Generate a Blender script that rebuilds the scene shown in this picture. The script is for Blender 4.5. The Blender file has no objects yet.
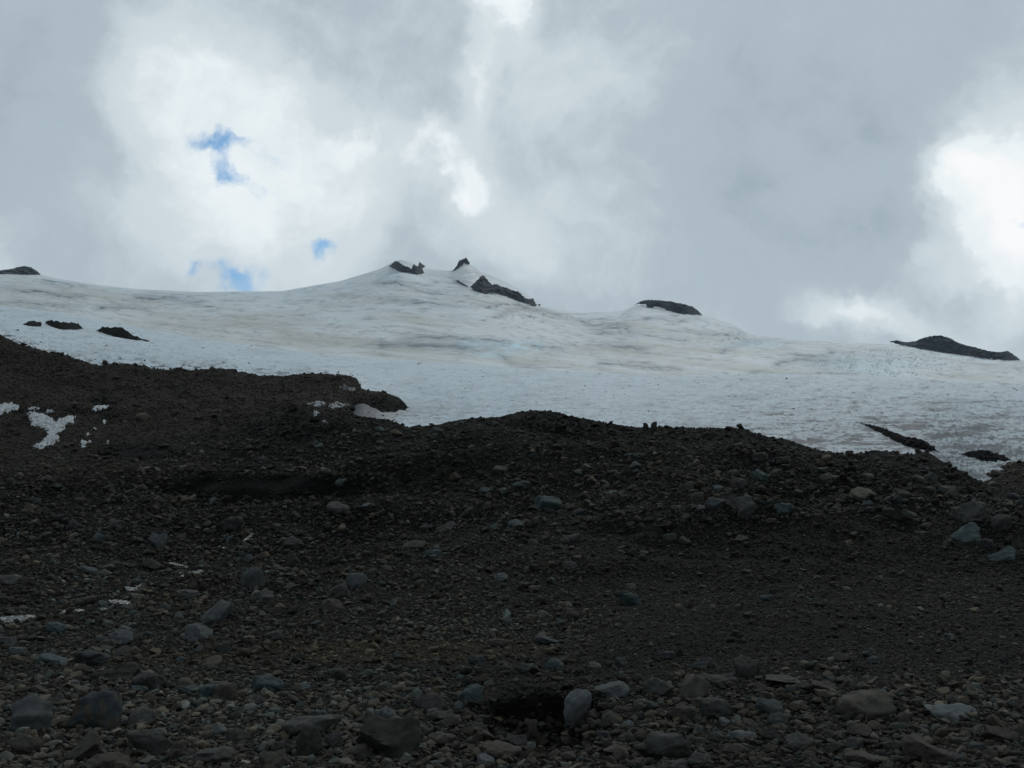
import bpy, bmesh, math, random
import numpy as np

# ------------------------------------------------------------------ camera, world, sun, exposure
FPX = 1005.0
PITCH = math.atan((600 - 384) / FPX)
CAMZ = 1.7
SC = bpy.context.scene
COL = SC.collection
cam_d = bpy.data.cameras.new('camera')
cam = bpy.data.objects.new('camera', cam_d)
COL.objects.link(cam)
cam_d.sensor_width = 36.0
cam_d.lens = 36.0 * FPX / 1024.0
cam_d.clip_start = 0.1
cam_d.clip_end = 30000
cam.location = (0, 0, CAMZ)
cam.rotation_euler = (math.pi / 2 + PITCH, 0, 0)
SC.camera = cam
SC.view_settings.view_transform = 'Standard'
SC.view_settings.look = 'None'
SC.view_settings.gamma = 1.0
SC.view_settings.use_curve_mapping = False
SC.view_settings.exposure = 0.0
SC.cycles.max_bounces = 5
SC.cycles.diffuse_bounces = 3
SC.cycles.volume_bounces = 1

CP, SP = math.cos(PITCH), math.sin(PITCH)


def ray(x, y):
    """pixel -> (X/Y, z-slope) of the line of sight"""
    xc = (np.asarray(x, float) - 512) / FPX
    yc = -(np.asarray(y, float) - 384) / FPX
    den = CP - yc * SP
    return xc / den, (SP + yc * CP) / den


def unproj(t, s):
    """direction (t,1,s) -> pixel"""
    d = CP + s * SP
    return 512 + FPX * t / d, 384 - FPX * (s * CP - SP) / d


SUN_AZ, SUN_EL = math.radians(24), math.radians(48)     # azimuth measured from the view direction towards the right
sd = bpy.data.lights.new('sun', 'SUN')
sd.energy = 0.9
sd.angle = math.radians(25)
sd.color = (1.0, 0.97, 0.93)
sun = bpy.data.objects.new('sun', sd)
COL.objects.link(sun)
from mathutils import Vector
v = Vector((math.sin(SUN_AZ) * math.cos(SUN_EL), math.cos(SUN_AZ) * math.cos(SUN_EL), math.sin(SUN_EL)))
sun.rotation_euler = v.to_track_quat('Z', 'Y').to_euler()
sun.location = (0, 0, 200)


class NT:
    """small helper to wire node trees"""
    def __init__(self, tree):
        self.t = tree
        self.t.nodes.clear()

    def n(self, typ, ins=None, **props):
        nd = self.t.nodes.new(typ)
        for k, val in props.items():
            setattr(nd, k, val)
        for k, val in (ins or {}).items():
            self.set(nd, k, val)
        return nd

    def set(self, nd, k, val):
        sock = nd.inputs[k]
        if isinstance(val, bpy.types.NodeSocket):
            self.t.links.new(val, sock)
        else:
            sock.default_value = val

    def m(self, op, a, b=0.0, c=0.0, clamp=False):
        nd = self.n('ShaderNodeMath', {0: a, 1: b, 2: c}, operation=op, use_clamp=clamp)
        return nd.outputs[0]

    def mix(self, f, a, b, blend='MIX'):
        nd = self.t.nodes.new('ShaderNodeMix')
        nd.data_type = 'RGBA'
        nd.blend_type = blend
        self.set(nd, 0, f)
        self.set(nd, 6, a)
        self.set(nd, 7, b)
        return nd.outputs[2]

    def ramp(self, f, stops, interp='LINEAR'):
        nd = self.t.nodes.new('ShaderNodeValToRGB')
        nd.color_ramp.interpolation = interp
        el = nd.color_ramp.elements
        while len(el) < len(stops):
            el.new(0.5)
        for e, (p, c) in zip(el, stops):
            e.position = p
            e.color = (c[0], c[1], c[2], 1) if hasattr(c, '__len__') else (c, c, c, 1)
        self.set(nd, 0, f)
        return nd.outputs[0]

    def smooth(self, x, lo, hi):
        nd = self.n('ShaderNodeMapRange', {0: x, 1: lo, 2: hi, 3: 0.0, 4: 1.0}, interpolation_type='SMOOTHSTEP')
        return nd.outputs[0]


world = bpy.data.worlds.new('World')
SC.world = world
world.use_nodes = True
w = NT(world.node_tree)
tc = w.n('ShaderNodeTexCoord').outputs['Generated']
sky = w.n('ShaderNodeTexSky', sky_type='NISHITA', sun_disc=False)
sky.sun_elevation = SUN_EL
sky.sun_rotation = SUN_AZ
bg_sky = w.n('ShaderNodeBackground', {'Color': w.mix(1.0, sky.outputs[0], (0.42, 0.88, 1.12, 1), 'MULTIPLY'), 'Strength': 0.10})
# clouds: banks and gaps in azimuth / elevation, broken up by noise
warp = w.n('ShaderNodeTexNoise', {'Vector': tc, 'Scale': 5.0, 'Detail': 6.0, 'Roughness': 0.6}, noise_dimensions='3D')
wv = w.n('ShaderNodeVectorMath', {0: warp.outputs['Color'], 1: (0.5, 0.5, 0.5)}, operation='SUBTRACT').outputs[0]
wv = w.n('ShaderNodeVectorMath', {0: wv, 1: (0.17, 0.17, 0.17)}, operation='MULTIPLY').outputs[0]
dirw = w.n('ShaderNodeVectorMath', {0: tc, 1: wv}, operation='ADD').outputs[0]
sep = w.n('ShaderNodeSeparateXYZ', {0: dirw})
AZ = w.m('ARCTAN2', sep.outputs[0], sep.outputs[1])
EL = w.m('ARCSINE', sep.outputs[2])


def azel(x, y):
    t, s = ray(x, y)
    return math.atan2(t, 1), math.atan2(s, math.hypot(t, 1))


def blob(x, y, sx, sy, a, rot=0.0):
    a0, e0 = azel(x, y)
    sx, sy = sx / FPX, sy / FPX
    da = w.m('SUBTRACT', AZ, a0)
    de = w.m('SUBTRACT', EL, e0)
    c, s = math.cos(rot), math.sin(rot)
    p = w.m('MULTIPLY', w.m('ADD', w.m('MULTIPLY', da, c), w.m('MULTIPLY', de, s)), 1 / sx)
    q = w.m('MULTIPLY', w.m('ADD', w.m('MULTIPLY', da, -s), w.m('MULTIPLY', de, c)), 1 / sy)
    r2 = w.m('ADD', w.m('MULTIPLY', p, p), w.m('MULTIPLY', q, q))
    return w.m('MULTIPLY', w.m('EXPONENT', w.m('MULTIPLY', r2, -1.0)), a)


def total(bl):
    acc = None
    for b in bl:
        o = blob(*b)
        acc = o if acc is None else w.m('ADD', acc, o)
    return acc


BR = total([
    (205, 170, 95, 105, 0.30), (160, 110, 40, 60, 0.12), (250, 240, 110, 60, 0.22), (330, 150, 90, 60, 0.14), (610, 120, 200, 160, 0.06),
    (488, 80, 17, 80, 0.22, -0.2), (515, 5, 26, 24, 0.5), (440, 168, 22, 13, 0.30), (472, 192, 22, 14, 0.36), (408, 150, 26, 14, 0.26), (340, 140, 26, 12, 0.16), (360, 190, 60, 40, 0.10), (240, 100, 60, 40, 0.12),
    (525, 240, 45, 35, 0.20), (1012, 225, 60, 62, 0.72), (955, 175, 35, 28, 0.42), (862, 338, 60, 15, 0.36),
    (975, 300, 40, 14, -0.10), (1000, 120, 70, 50, 0.12), (900, 240, 60, 40, -0.12),
    (40, 130, 120, 130, -0.13), (360, 60, 110, 50, -0.03), (780, 170, 160, 120, -0.13), (660, 290, 90, 25, -0.05),
    (600, 60, 70, 90, 0.05), (700, 190, 50, 60, 0.05), (60, 280, 90, 40, 0.02)])
n1 = w.n('ShaderNodeTexNoise', {'Vector': dirw, 'Scale': 3.2, 'Detail': 9.0, 'Roughness': 0.55, 'Distortion': 0.4}).outputs[0]
n2 = w.n('ShaderNodeTexNoise', {'Vector': dirw, 'Scale': 14.0, 'Detail': 8.0, 'Roughness': 0.62}).outputs[0]
val = w.m('ADD', w.m('ADD', BR, 0.345), w.m('MULTIPLY', w.m('SUBTRACT', n1, 0.5), 0.50))
val = w.m('ADD', val, w.m('MULTIPLY', w.m('SUBTRACT', n2, 0.5), 0.36))
ccol = w.ramp(val, [(0.0, (0.265, 0.333, 0.383)), (0.30, (0.425, 0.505, 0.56)), (0.55, (0.635, 0.715, 0.755)),
                    (0.76, (0.86, 0.92, 0.94)), (1.0, (1.0, 1.0, 1.0))], 'EASE')
bg_cl = w.n('ShaderNodeBackground', {'Color': ccol, 'Strength': 1.0})
HO = total([(224, 147, 36, 11, 1.0), (222, 180, 12, 20, 0.85, -0.4), (314, 234, 15, 10, 0.9), (226, 296, 22, 16, 1.05),
            (183, 288, 12, 10, 0.8), (1012, 221, 26, 5, 0.6), (250, 272, 26, 12, 0.45)])
n3 = w.n('ShaderNodeTexNoise', {'Vector': dirw, 'Scale': 38.0, 'Detail': 7.0, 'Roughness': 0.65}).outputs[0]
HO = w.m('ADD', HO, w.m('MULTIPLY', w.m('SUBTRACT', n2, 0.5), 1.5))
HO = w.m('ADD', HO, w.m('MULTIPLY', w.m('SUBTRACT', n3, 0.5), 1.3))
hole = w.smooth(HO, 0.25, 1.35)
hole = w.m('MULTIPLY', hole, 1.0)
mixw = w.n('ShaderNodeMixShader', {0: hole, 1: bg_cl.outputs[0], 2: bg_sky.outputs[0]})
w.n('ShaderNodeOutputWorld', {'Surface': mixw.outputs[0]})

# ------------------------------------------------------------------ numeric helpers
rng = np.random.default_rng(7)
random.seed(7)


def _hash(ix, iy, seed):
    h = (ix.astype(np.int64) * 374761393 + iy.astype(np.int64) * 668265263 + seed * 1442695041) & 0xffffffff
    h = ((h ^ (h >> 13)) * 1274126177) & 0xffffffff
    return ((h ^ (h >> 16)) & 0xffff) / 65535.0


def perlin(x, y, seed=0):
    x0, y0 = np.floor(x), np.floor(y)
    fx, fy = x - x0, y - y0
    ux, uy = fx * fx * fx * (fx * (fx * 6 - 15) + 10), fy * fy * fy * (fy * (fy * 6 - 15) + 10)
    r = []
    for dx, dy in ((0, 0), (1, 0), (0, 1), (1, 1)):
        a = _hash(x0 + dx, y0 + dy, seed) * 2 * np.pi
        r.append(np.cos(a) * (fx - dx) + np.sin(a) * (fy - dy))
    return ((r[0] * (1 - ux) + r[1] * ux) * (1 - uy) + (r[2] * (1 - ux) + r[3] * ux) * uy) * 1.5


def fbm(x, y, octv=5, rough=0.5, seed=0):
    s, a, f = 0, 1, 1
    for o in range(octv):
        s = s + a * perlin(x * f + 17.3 * o, y * f - 9.1 * o, seed + o)
        a *= rough
        f *= 2.03
    return s


def sstep(x, a, b):
    u = np.clip((x - a) / (b - a), 0, 1)
    return u * u * (3 - 2 * u)


def pl(x, pts):
    p = np.array(pts, float)
    return np.interp(x, p[:, 0], p[:, 1])


def pchip(xk, yk, xq):
    """monotone cubic through knots; xk (K,N), yk (K,N), xq (Q,) -> (Q,N)"""
    h = np.diff(xk, axis=0)
    d = np.diff(yk, axis=0) / h
    K = xk.shape[0]
    m = np.zeros_like(yk)
    m[0], m[-1] = d[0], d[-1]
    w1, w2 = 2 * h[1:] + h[:-1], h[1:] + 2 * h[:-1]
    same = (d[:-1] * d[1:]) > 0
    with np.errstate(divide='ignore', invalid='ignore'):
        mm = (w1 + w2) / (w1 / d[:-1] + w2 / d[1:])
    m[1:-1] = np.where(same, mm, 0)
    out = np.zeros((len(xq), xk.shape[1]))
    for k in range(K - 1):
        a, b = xk[k], xk[k + 1]
        sel = (xq[:, None] >= a) & (xq[:, None] <= b)
        u = (xq[:, None] - a) / (b - a)
        hh = b - a
        vv = ((2 * u**3 - 3 * u**2 + 1) * yk[k] + (u**3 - 2 * u**2 + u) * hh * m[k]
              + (-2 * u**3 + 3 * u**2) * yk[k + 1] + (u**3 - u**2) * hh * m[k + 1])
        out = np.where(sel, vv, out)
    return out


def grid_faces(nr, nc):
    i = np.arange((nr - 1) * (nc - 1))
    r, c = i // (nc - 1), i % (nc - 1)
    a = r * nc + c
    return np.stack([a, a + 1, a + nc + 1, a + nc], 1)


def mesh_np(name, V, F, mat=None, smooth=True, attrs=None, kind=None, parent=None, link=True):
    me = bpy.data.meshes.new(name)
    V = np.ascontiguousarray(V, np.float32)
    F = np.ascontiguousarray(F, np.int32)
    k = F.shape[1]
    me.vertices.add(len(V))
    me.vertices.foreach_set('co', V.ravel())
    me.loops.add(F.size)
    me.loops.foreach_set('vertex_index', F.ravel())
    me.polygons.add(len(F))
    me.polygons.foreach_set('loop_start', np.arange(0, F.size, k, dtype=np.int32))
    me.polygons.foreach_set('loop_total', np.full(len(F), k, np.int32))
    me.polygons.foreach_set('use_smooth', np.full(len(F), smooth, bool))
    for an, av in (attrs or {}).items():
        if av.ndim == 1:
            at = me.attributes.new(an, 'FLOAT', 'POINT')
            at.data.foreach_set('value', np.ascontiguousarray(av, np.float32))
        else:
            at = me.attributes.new(an, 'FLOAT_COLOR', 'POINT')
            at.data.foreach_set('color', np.ascontiguousarray(av, np.float32).ravel())
    me.update(calc_edges=True)
    if mat:
        me.materials.append(mat)
    if not link:
        return me
    o = bpy.data.objects.new(name, me)
    COL.objects.link(o)
    if kind:
        o['kind'] = kind
    if parent:
        o.parent = parent
    return o


def tag(o, label, cat, group=None):
    o['label'] = label
    o['category'] = cat
    if group:
        o['group'] = group
    return o


# ------------------------------------------------------------------ materials
def principled(name):
    m = bpy.data.materials.new(name)
    m.use_nodes = True
    t = NT(m.node_tree)
    b = t.n('ShaderNodeBsdfPrincipled')
    t.n('ShaderNodeOutputMaterial', {'Surface': b.outputs[0]})
    return m, t, b


def rock_mat(name, dark, light, scale=2.0, bump=0.55, spots=None):
    dark, light = tuple(v * 1.12 for v in dark), tuple(v * 1.12 for v in light)
    spots = tuple(v * 1.2 for v in spots) if spots else None
    m, t, b = principled(name)
    geo = t.n('ShaderNodeTexCoord').outputs['Object']
    inf = t.n('ShaderNodeObjectInfo')
    off = t.n('ShaderNodeVectorMath', {0: inf.outputs['Random'], 1: (37.0, 19.0, 53.0)}, operation='MULTIPLY').outputs[0]
    vec = t.n('ShaderNodeVectorMath', {0: geo, 1: off}, operation='ADD').outputs[0]
    n = t.n('ShaderNodeTexNoise', {'Vector': vec, 'Scale': scale, 'Detail': 8.0, 'Roughness': 0.65}).outputs[0]
    f = t.n('ShaderNodeTexNoise', {'Vector': vec, 'Scale': scale * 9, 'Detail': 5.0, 'Roughness': 0.7}).outputs[0]
    c = t.ramp(n, [(0.30, dark), (0.70, light)])
    c = t.mix(t.smooth(f, 0.55, 0.75), c, (light[0] * 1.35, light[1] * 1.35, light[2] * 1.3, 1))
    c = t.mix(t.smooth(f, 0.45, 0.28), c, (dark[0] * .6, dark[1] * .6, dark[2] * .6, 1))
    if spots:
        p = t.n('ShaderNodeTexNoise', {'Vector': vec, 'Scale': scale * 1.4, 'Detail': 3.0}).outputs[0]
        c = t.mix(t.smooth(p, 0.5, 0.56), c, (*spots, 1))
    k = t.m('ADD', t.m('MULTIPLY', inf.outputs['Random'], 0.45), 0.8)
    c = t.n('ShaderNodeVectorMath', {0: c, 'Scale': k}, operation='SCALE').outputs[0]
    t.set(b, 'Base Color', c)
    t.set(b, 'Roughness', 0.9)
    t.set(b, 'Specular IOR Level', 0.12)
    bp = t.n('ShaderNodeBump', {'Height': t.m('ADD', n, t.m('MULTIPLY', f, 0.35)), 'Strength': bump, 'Distance': 0.16})
    t.set(b, 'Normal', bp.outputs[0])
    return m


MR = {
    'grey': rock_mat('grey_stone', (0.024, 0.0238, 0.0215), (0.056, 0.056, 0.051)),
    'slate': rock_mat('slate_blue_stone', (0.029, 0.032, 0.032), (0.055, 0.060, 0.060)),
    'teal': rock_mat('greenish_stone', (0.029, 0.037, 0.037), (0.054, 0.069, 0.068)),
    'tan': rock_mat('tan_stone', (0.042, 0.039, 0.031), (0.078, 0.072, 0.058)),
    'brown': rock_mat('brown_stone', (0.029, 0.0265, 0.022), (0.060, 0.055, 0.046)),
    'pale': rock_mat('pale_stone', (0.050, 0.055, 0.055), (0.092, 0.10, 0.10)),
    'dark': rock_mat('dark_stone', (0.015, 0.0147, 0.0135), (0.034, 0.033, 0.030)),
    'two': rock_mat('two_tone_stone', (0.027, 0.034, 0.038), (0.048, 0.057, 0.061), spots=(0.056, 0.050, 0.040)),
}

# summit rock: layered dark slate with ledges
m, t, b = principled('summit_rock')
geo = t.n('ShaderNodeNewGeometry').outputs['Position']
mp = t.n('ShaderNodeMapping', {'Vector': geo, 'Scale': (0.05, 0.05, 0.13), 'Rotation': (0.0, 0.35, 0.0)}).outputs[0]
n = t.n('ShaderNodeTexNoise', {'Vector': mp, 'Scale': 1.0, 'Detail': 9.0, 'Roughness': 0.7}).outputs[0]
c = t.ramp(n, [(0.35, (0.006, 0.007, 0.010)), (0.58, (0.016, 0.018, 0.024)), (0.75, (0.045, 0.048, 0.055))])
t.set(b, 'Base Color', c)
t.set(b, 'Roughness', 0.9)
t.set(b, 'Normal', t.n('ShaderNodeBump', {'Height': n, 'Strength': 0.8, 'Distance': 8.0}).outputs[0])
M_SUMMIT = m

# moraine ground
m, t, b = principled('moraine_soil')
geo = t.n('ShaderNodeNewGeometry').outputs['Position']
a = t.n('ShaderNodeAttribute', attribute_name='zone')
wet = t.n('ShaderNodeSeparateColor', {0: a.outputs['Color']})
nb = t.n('ShaderNodeTexNoise', {'Vector': geo, 'Scale': 0.08, 'Detail': 8.0, 'Roughness': 0.6}).outputs[0]
nf = t.n('ShaderNodeTexNoise', {'Vector': geo, 'Scale': 3.0, 'Detail': 9.0, 'Roughness': 0.75}).outputs[0]
vo = t.n('ShaderNodeTexVoronoi', {'Vector': geo, 'Scale': 3.2, 'Detail': 2.0, 'Roughness': 0.8, 'Randomness': 1.0})
c = t.ramp(nb, [(0.35, (0.0085, 0.0078, 0.0065)), (0.65, (0.016, 0.015, 0.0128))])
c = t.mix(t.smooth(nf, 0.48, 0.72), c, (0.033, 0.0315, 0.028, 1))
c = t.mix(t.m('MULTIPLY', wet.outputs[1], t.ramp(nf, [(0.2, 0.3), (0.6, 1.0)])), c, (0.040, 0.035, 0.025, 1))
c = t.mix(t.m('MULTIPLY', wet.outputs[2], 0.8), c, t.ramp(nf, [(0.3, (0.030, 0.025, 0.0205)), (0.7, (0.050, 0.043, 0.036))]))
c = t.mix(t.m('MULTIPLY', wet.outputs[0], 0.95), c, (0.0055, 0.0048, 0.0042, 1))  # near-black shade and some damp put into the soil colour
t.set(b, 'Base Color', c)
t.set(b, 'Roughness', 0.95)
t.set(b, 'Specular IOR Level', 0.08)
hh = t.m('ADD', nf, t.m('MULTIPLY', vo.outputs['Distance'], -0.6))
t.set(b, 'Normal', t.n('ShaderNodeBump', {'Height': hh, 'Strength': 1.0, 'Distance': 0.5}).outputs[0])
M_SOIL = m

# scree stones, colour per stone
m, t, b = principled('scree_stone')
at = t.n('ShaderNodeAttribute', attribute_name='col').outputs['Color']
geo = t.n('ShaderNodeNewGeometry').outputs['Position']
nf = t.n('ShaderNodeTexNoise', {'Vector': geo, 'Scale': 6.0, 'Detail': 5.0, 'Roughness': 0.7}).outputs[0]
k = t.m('ADD', t.m('MULTIPLY', nf, 1.0), 0.5)
t.set(b, 'Base Color', t.n('ShaderNodeVectorMath', {0: at, 'Scale': k}, operation='SCALE').outputs[0])
t.set(b, 'Roughness', 0.92)
t.set(b, 'Specular IOR Level', 0.1)
M_SCREE = m


def ice_mat(name, clean, grey, tan, bscale, bdist, bstr, fine):
    m, t, b = principled(name)
    geo = t.n('ShaderNodeNewGeometry').outputs['Position']
    a = t.n('ShaderNodeAttribute', attribute_name='dirt')
    s = t.n('ShaderNodeSeparateColor', {0: a.outputs['Color']})
    n = t.n('ShaderNodeTexNoise', {'Vector': geo, 'Scale': bscale, 'Detail': 7.0, 'Roughness': 0.65}).outputs[0]
    c = t.mix(t.m('MULTIPLY', s.outputs[1], t.ramp(n, [(0.3, 0.6), (0.7, 1.0)])), (*clean, 1), (*tan, 1))
    c = t.mix(s.outputs[0], c, (*grey, 1))
    c = t.mix(s.outputs[2], c, (0.38, 0.60, 0.68, 1))
    c = t.mix(t.m('MULTIPLY', t.smooth(n, 0.56, 0.72), fine), c, (*grey, 1))
    t.set(b, 'Base Color', c)
    t.set(b, 'Roughness', 0.7)
    t.set(b, 'Specular IOR Level', 0.3)
    t.set(b, 'Normal', t.n('ShaderNodeBump', {'Height': n, 'Strength': bstr, 'Distance': bdist}).outputs[0])
    return m


M_ICE = ice_mat('glacier_ice', (0.49, 0.565, 0.61), (0.055, 0.062, 0.068), (0.37, 0.37, 0.345), 0.25, 1.8, 0.8, 0.5)
M_SNOW = ice_mat('old_snow', (0.55, 0.60, 0.62), (0.10, 0.135, 0.155), (0.375, 0.365, 0.32), 0.03, 4.0, 0.25, 0.12)
m, t, b = principled('patch_snow')
geo = t.n('ShaderNodeNewGeometry').outputs['Position']
n = t.n('ShaderNodeTexNoise', {'Vector': geo, 'Scale': 1.2, 'Detail': 8.0, 'Roughness': 0.7}).outputs[0]
t.set(b, 'Base Color', t.ramp(n, [(0.36, (0.12, 0.125, 0.125)), (0.46, (0.28, 0.30, 0.31)), (0.64, (0.40, 0.43, 0.45))]))
t.set(b, 'Roughness', 0.7)
t.set(b, 'Normal', t.n('ShaderNodeBump', {'Height': n, 'Strength': 0.5, 'Distance': 0.3}).outputs[0])
M_PATCH = m
m, t, b = principled('dirty_snow')
geo = t.n('ShaderNodeNewGeometry').outputs['Position']
n = t.n('ShaderNodeTexNoise', {'Vector': geo, 'Scale': 0.9, 'Detail': 8.0, 'Roughness': 0.75}).outputs[0]
t.set(b, 'Base Color', t.ramp(n, [(0.42, (0.03, 0.028, 0.025)), (0.50, (0.14, 0.145, 0.15)), (0.62, (0.36, 0.38, 0.40))]))
t.set(b, 'Roughness', 0.8)
M_DIRTYSNOW = m
m, t, b = principled('stream_water')
geo = t.n('ShaderNodeNewGeometry').outputs['Position']
n = t.n('ShaderNodeTexNoise', {'Vector': geo, 'Scale': 5.0, 'Detail': 6.0, 'Roughness': 0.7}).outputs[0]
t.set(b, 'Base Color', t.ramp(n, [(0.46, (0.06, 0.055, 0.045)), (0.60, (0.55, 0.56, 0.55))]))  # whitish flecks in the water colour stand in for sky glints
t.set(b, 'Roughness', 0.15)
t.set(b, 'Normal', t.n('ShaderNodeBump', {'Height': n, 'Strength': 1.0, 'Distance': 0.4}).outputs[0])
M_WATER = m

# ------------------------------------------------------------------ moraine terrain (heightfield, columns fan out from the viewpoint)
RIDGE = [(-400, 470), (0, 464), (100, 456), (200, 441), (300, 424), (350, 417), (363, 418.5), (385, 422), (400, 426), (409, 428), (435, 424), (468, 418),
         (498, 417), (517, 413), (537, 412), (566, 417), (586, 422), (600, 425), (620, 426), (639, 427.5), (659, 428), (672, 431),
         (707, 430), (745, 431), (766, 437), (786, 442), (800, 445), (824, 452), (849, 455), (873, 451), (892, 452), (916, 454),
         (926, 453), (941, 461), (957, 470), (972, 478), (990, 487), (1019, 498), (1060, 512), (1400, 540)]
HILL = [(-400, 318), (-60, 325), (0, 338), (20, 346), (35, 350), (47, 358), (74, 363), (94, 368), (115, 367), (137, 369), (166, 373), (195, 372),
        (220, 370), (239, 376), (268, 380), (294, 381), (317, 380), (329, 379), (356, 383), (362, 393), (384, 396), (400, 401), (410, 405)]
RHILL = [(958, 486), (975, 476), (1000, 470), (1024, 466), (1060, 462), (1400, 440)]
BREAK = [(-400, 262), (0, 305), (58, 312), (117, 324), (200, 338), (282, 350), (340, 356), (380, 359), (450, 363), (494, 366), (529, 369),
         (560, 371), (619, 374), (658, 375), (716, 375), (760, 373), (863, 376), (1024, 384), (1400, 392)]
SKYL = [(-400, 262), (0, 271.5), (39, 274), (59, 279), (98, 285), (137, 289), (200, 292), (282, 291), (340, 281), (380, 269), (390, 263.5),
        (399, 259.5), (411, 262), (425, 268.5), (450, 271), (457, 268), (464, 263.5), (470, 264), (482, 272), (503, 280), (520, 289), (536, 301),
        (545, 306), (560, 309.5), (580, 313), (624, 311), (632, 307), (641, 304.5), (669, 305), (690, 309), (702, 315), (720, 320), (736, 326),
        (747, 333), (760, 336), (800, 338.5), (877, 344), (917, 346), (966, 353), (1024, 360), (1400, 392)]


def zcurve(tcol, Y, curve):
    """height at distance Y along the columns tcol whose image row is curve(x)"""
    y = np.full_like(tcol, 500.0)
    for _ in range(4):
        yc = -(y - 384) / FPX
        x = 512 + FPX * tcol * (CP - yc * SP)
        y = curve(x)
    _, s = ray(x, y)
    return CAMZ + Y * s


NC = 1500
TC = np.linspace(-0.80, 0.80, NC)
XC = 512 + FPX * TC * CP                      # rough pixel column
ROWS = np.concatenate([np.geomspace(2.5, 11, 90)[:-1], np.geomspace(11, 260, 760)])
left = 1 - sstep(XC, 330, 430)                # 1 on the left part
right = sstep(XC, 560, 680)


def row(Y, f):
    Yv = Y if isinstance(Y, np.ndarray) else np.full(NC, float(Y))
    return Yv, f(Yv)


K = []
K.append(row(2.5, lambda Y: np.full(NC, -0.45)))
K.append(row(11.0, lambda Y: np.full(NC, -0.32)))
K.append(row(17.2, lambda Y: -0.30 + 0.22 * (1 - right)))
K.append(row(18.9, lambda Y: np.full(NC, 0.0)))
K.append(row(34.0, lambda Y: 0.10 + 0.75 * right))
K.append(row(46.0, lambda Y: zcurve(TC, Y, lambda x: pl(x, [(0, 607), (300, 604), (600, 598), (1024, 588)]))))
K.append(row(66.0, lambda Y: zcurve(TC, Y, lambda x: pl(x, [(0, 540), (200, 535), (400, 530), (600, 520), (1024, 520)]))))
K.append(row(84.0, lambda Y: zcurve(TC, Y, lambda x: pl(x, [(0, 497), (200, 496), (340, 492), (450, 470), (600, 460), (800, 480), (960, 500), (1024, 512)]))))
Yr = 105 + 0 * TC
K.append(row(Yr - 5, lambda Y: zcurve(TC, Y, lambda x: pl(x, RIDGE) + 5.0)))
K.append(row(Yr, lambda Y: zcurve(TC, Y, lambda x: pl(x, RIDGE) + 0.0)))
zr = K[-1][1]
ymask = XC < 362
# behind the main ridge: on the left the ground climbs on to the far hill, elsewhere it drops under the glacier
zl1 = zcurve(TC, 132.0, lambda x: pl(x, [(-400, 430), (0, 425), (100, 420), (200, 414), (300, 404), (330, 405), (345, 413), (358, 424), (368, 432), (410, 440), (415, 470), (955, 520), (965, 492), (1000, 482), (1400, 480)]))
zl2 = zcurve(TC, 165.0, lambda x: pl(x, [(-400, 385), (0, 380), (100, 392), (200, 392), (300, 391), (340, 393), (352, 408), (366, 416), (384, 411), (400, 406.5), (408, 405.5), (416, 412), (430, 480), (950, 520), (970, 481), (1000, 473), (1024, 470), (1400, 450)]))
zl3 = zcurve(TC, 195.0, lambda x: np.where(x < 600, pl(x, HILL[:-2] + [(395, 402), (402, 405.5), (408, 409), (414, 416), (422, 430), (430, 500)]), pl(x, [(950, 520)] + RHILL)))
K.append(row(132.0, lambda Y: zl1))
K.append(row(165.0, lambda Y: zl2))
K.append(row(195.0, lambda Y: zl3))
K.append(row(260.0, lambda Y: zl3 - 18))
XK = np.stack([k[0] for k in K])
ZK = np.stack([k[1] for k in K])
Z = pchip(XK, ZK, ROWS)
YY = np.repeat(ROWS[:, None], NC, 1)
XX = TC[None, :] * YY
# lumps of the moraine, at a size that grows with distance
amp = np.interp(YY, [5, 20, 50, 80, 105, 200], [0.05, 0.09, 0.22, 0.5, 0.38, 0.9])
PXa = 512 + FPX * TC[None, :] * (CP - (-(410 - 384) / FPX) * SP) + 0 * YY
hum = fbm(XX / 9.0, YY / 9.0, 5, 0.55, 3)
spit = np.exp(-((PXa - 385) / 30.0) ** 2) * sstep(YY, 120, 140)
Z = Z + amp * hum * (1 - 0.8 * spit)
Z += np.interp(YY, [5, 30, 100, 250], [0.03, 0.05, 0.12, 0.2]) * fbm(XX / 1.3, YY / 1.3, 4, 0.6, 11)


def gz(x, y, x0, y0, sx, sy):
    return np.exp(-((x - x0) / sx) ** 2 - ((y - y0) / sy) ** 2)


# hollow scooped out of the near bank
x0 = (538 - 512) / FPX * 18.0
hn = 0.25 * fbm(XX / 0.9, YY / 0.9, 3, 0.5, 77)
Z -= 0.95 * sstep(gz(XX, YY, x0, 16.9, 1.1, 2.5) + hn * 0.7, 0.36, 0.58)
# low scarp across the left slope
sx0, sy0 = (262 - 512) / FPX * 86, 86.0
sc = gz(XX, YY, sx0, 0, 9.0, 1e9)
Z -= 3.2 * sc * sstep(YY, 72, 80) * (1 - sstep(YY, 84.5, 86.5))
yc_ = np.interp(PXa, [-400, 340, 345, 363, 385, 400, 408, 414, 424, 1500], [0, 0, 108, 135, 168, 184, 192, 203, 240, 240])
spm = sstep(PXa, 361, 376) * (1 - sstep(PXa, 425, 440))
Z -= 7.0 * spm * (1 - sstep(YY, yc_ - 5, yc_ + 1.5)) * sstep(YY, 107, 114)
Z += 2.3 * fbm(XX / 20, YY / 12, 3, 0.5, 47) * sstep(YY, 44, 66) * (1 - sstep(YY, 88, 99))
# folds on the far left hill
lf = 1 - sstep(XX, -70, -30)
Z += 1.4 * sstep(YY, 112, 135) * (1 - sstep(YY, 175, 192)) * fbm(XX / 26, YY / 40, 4, 0.55, 40) * (XX < 0)
SLOPE = (Z - CAMZ) / YY


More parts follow.
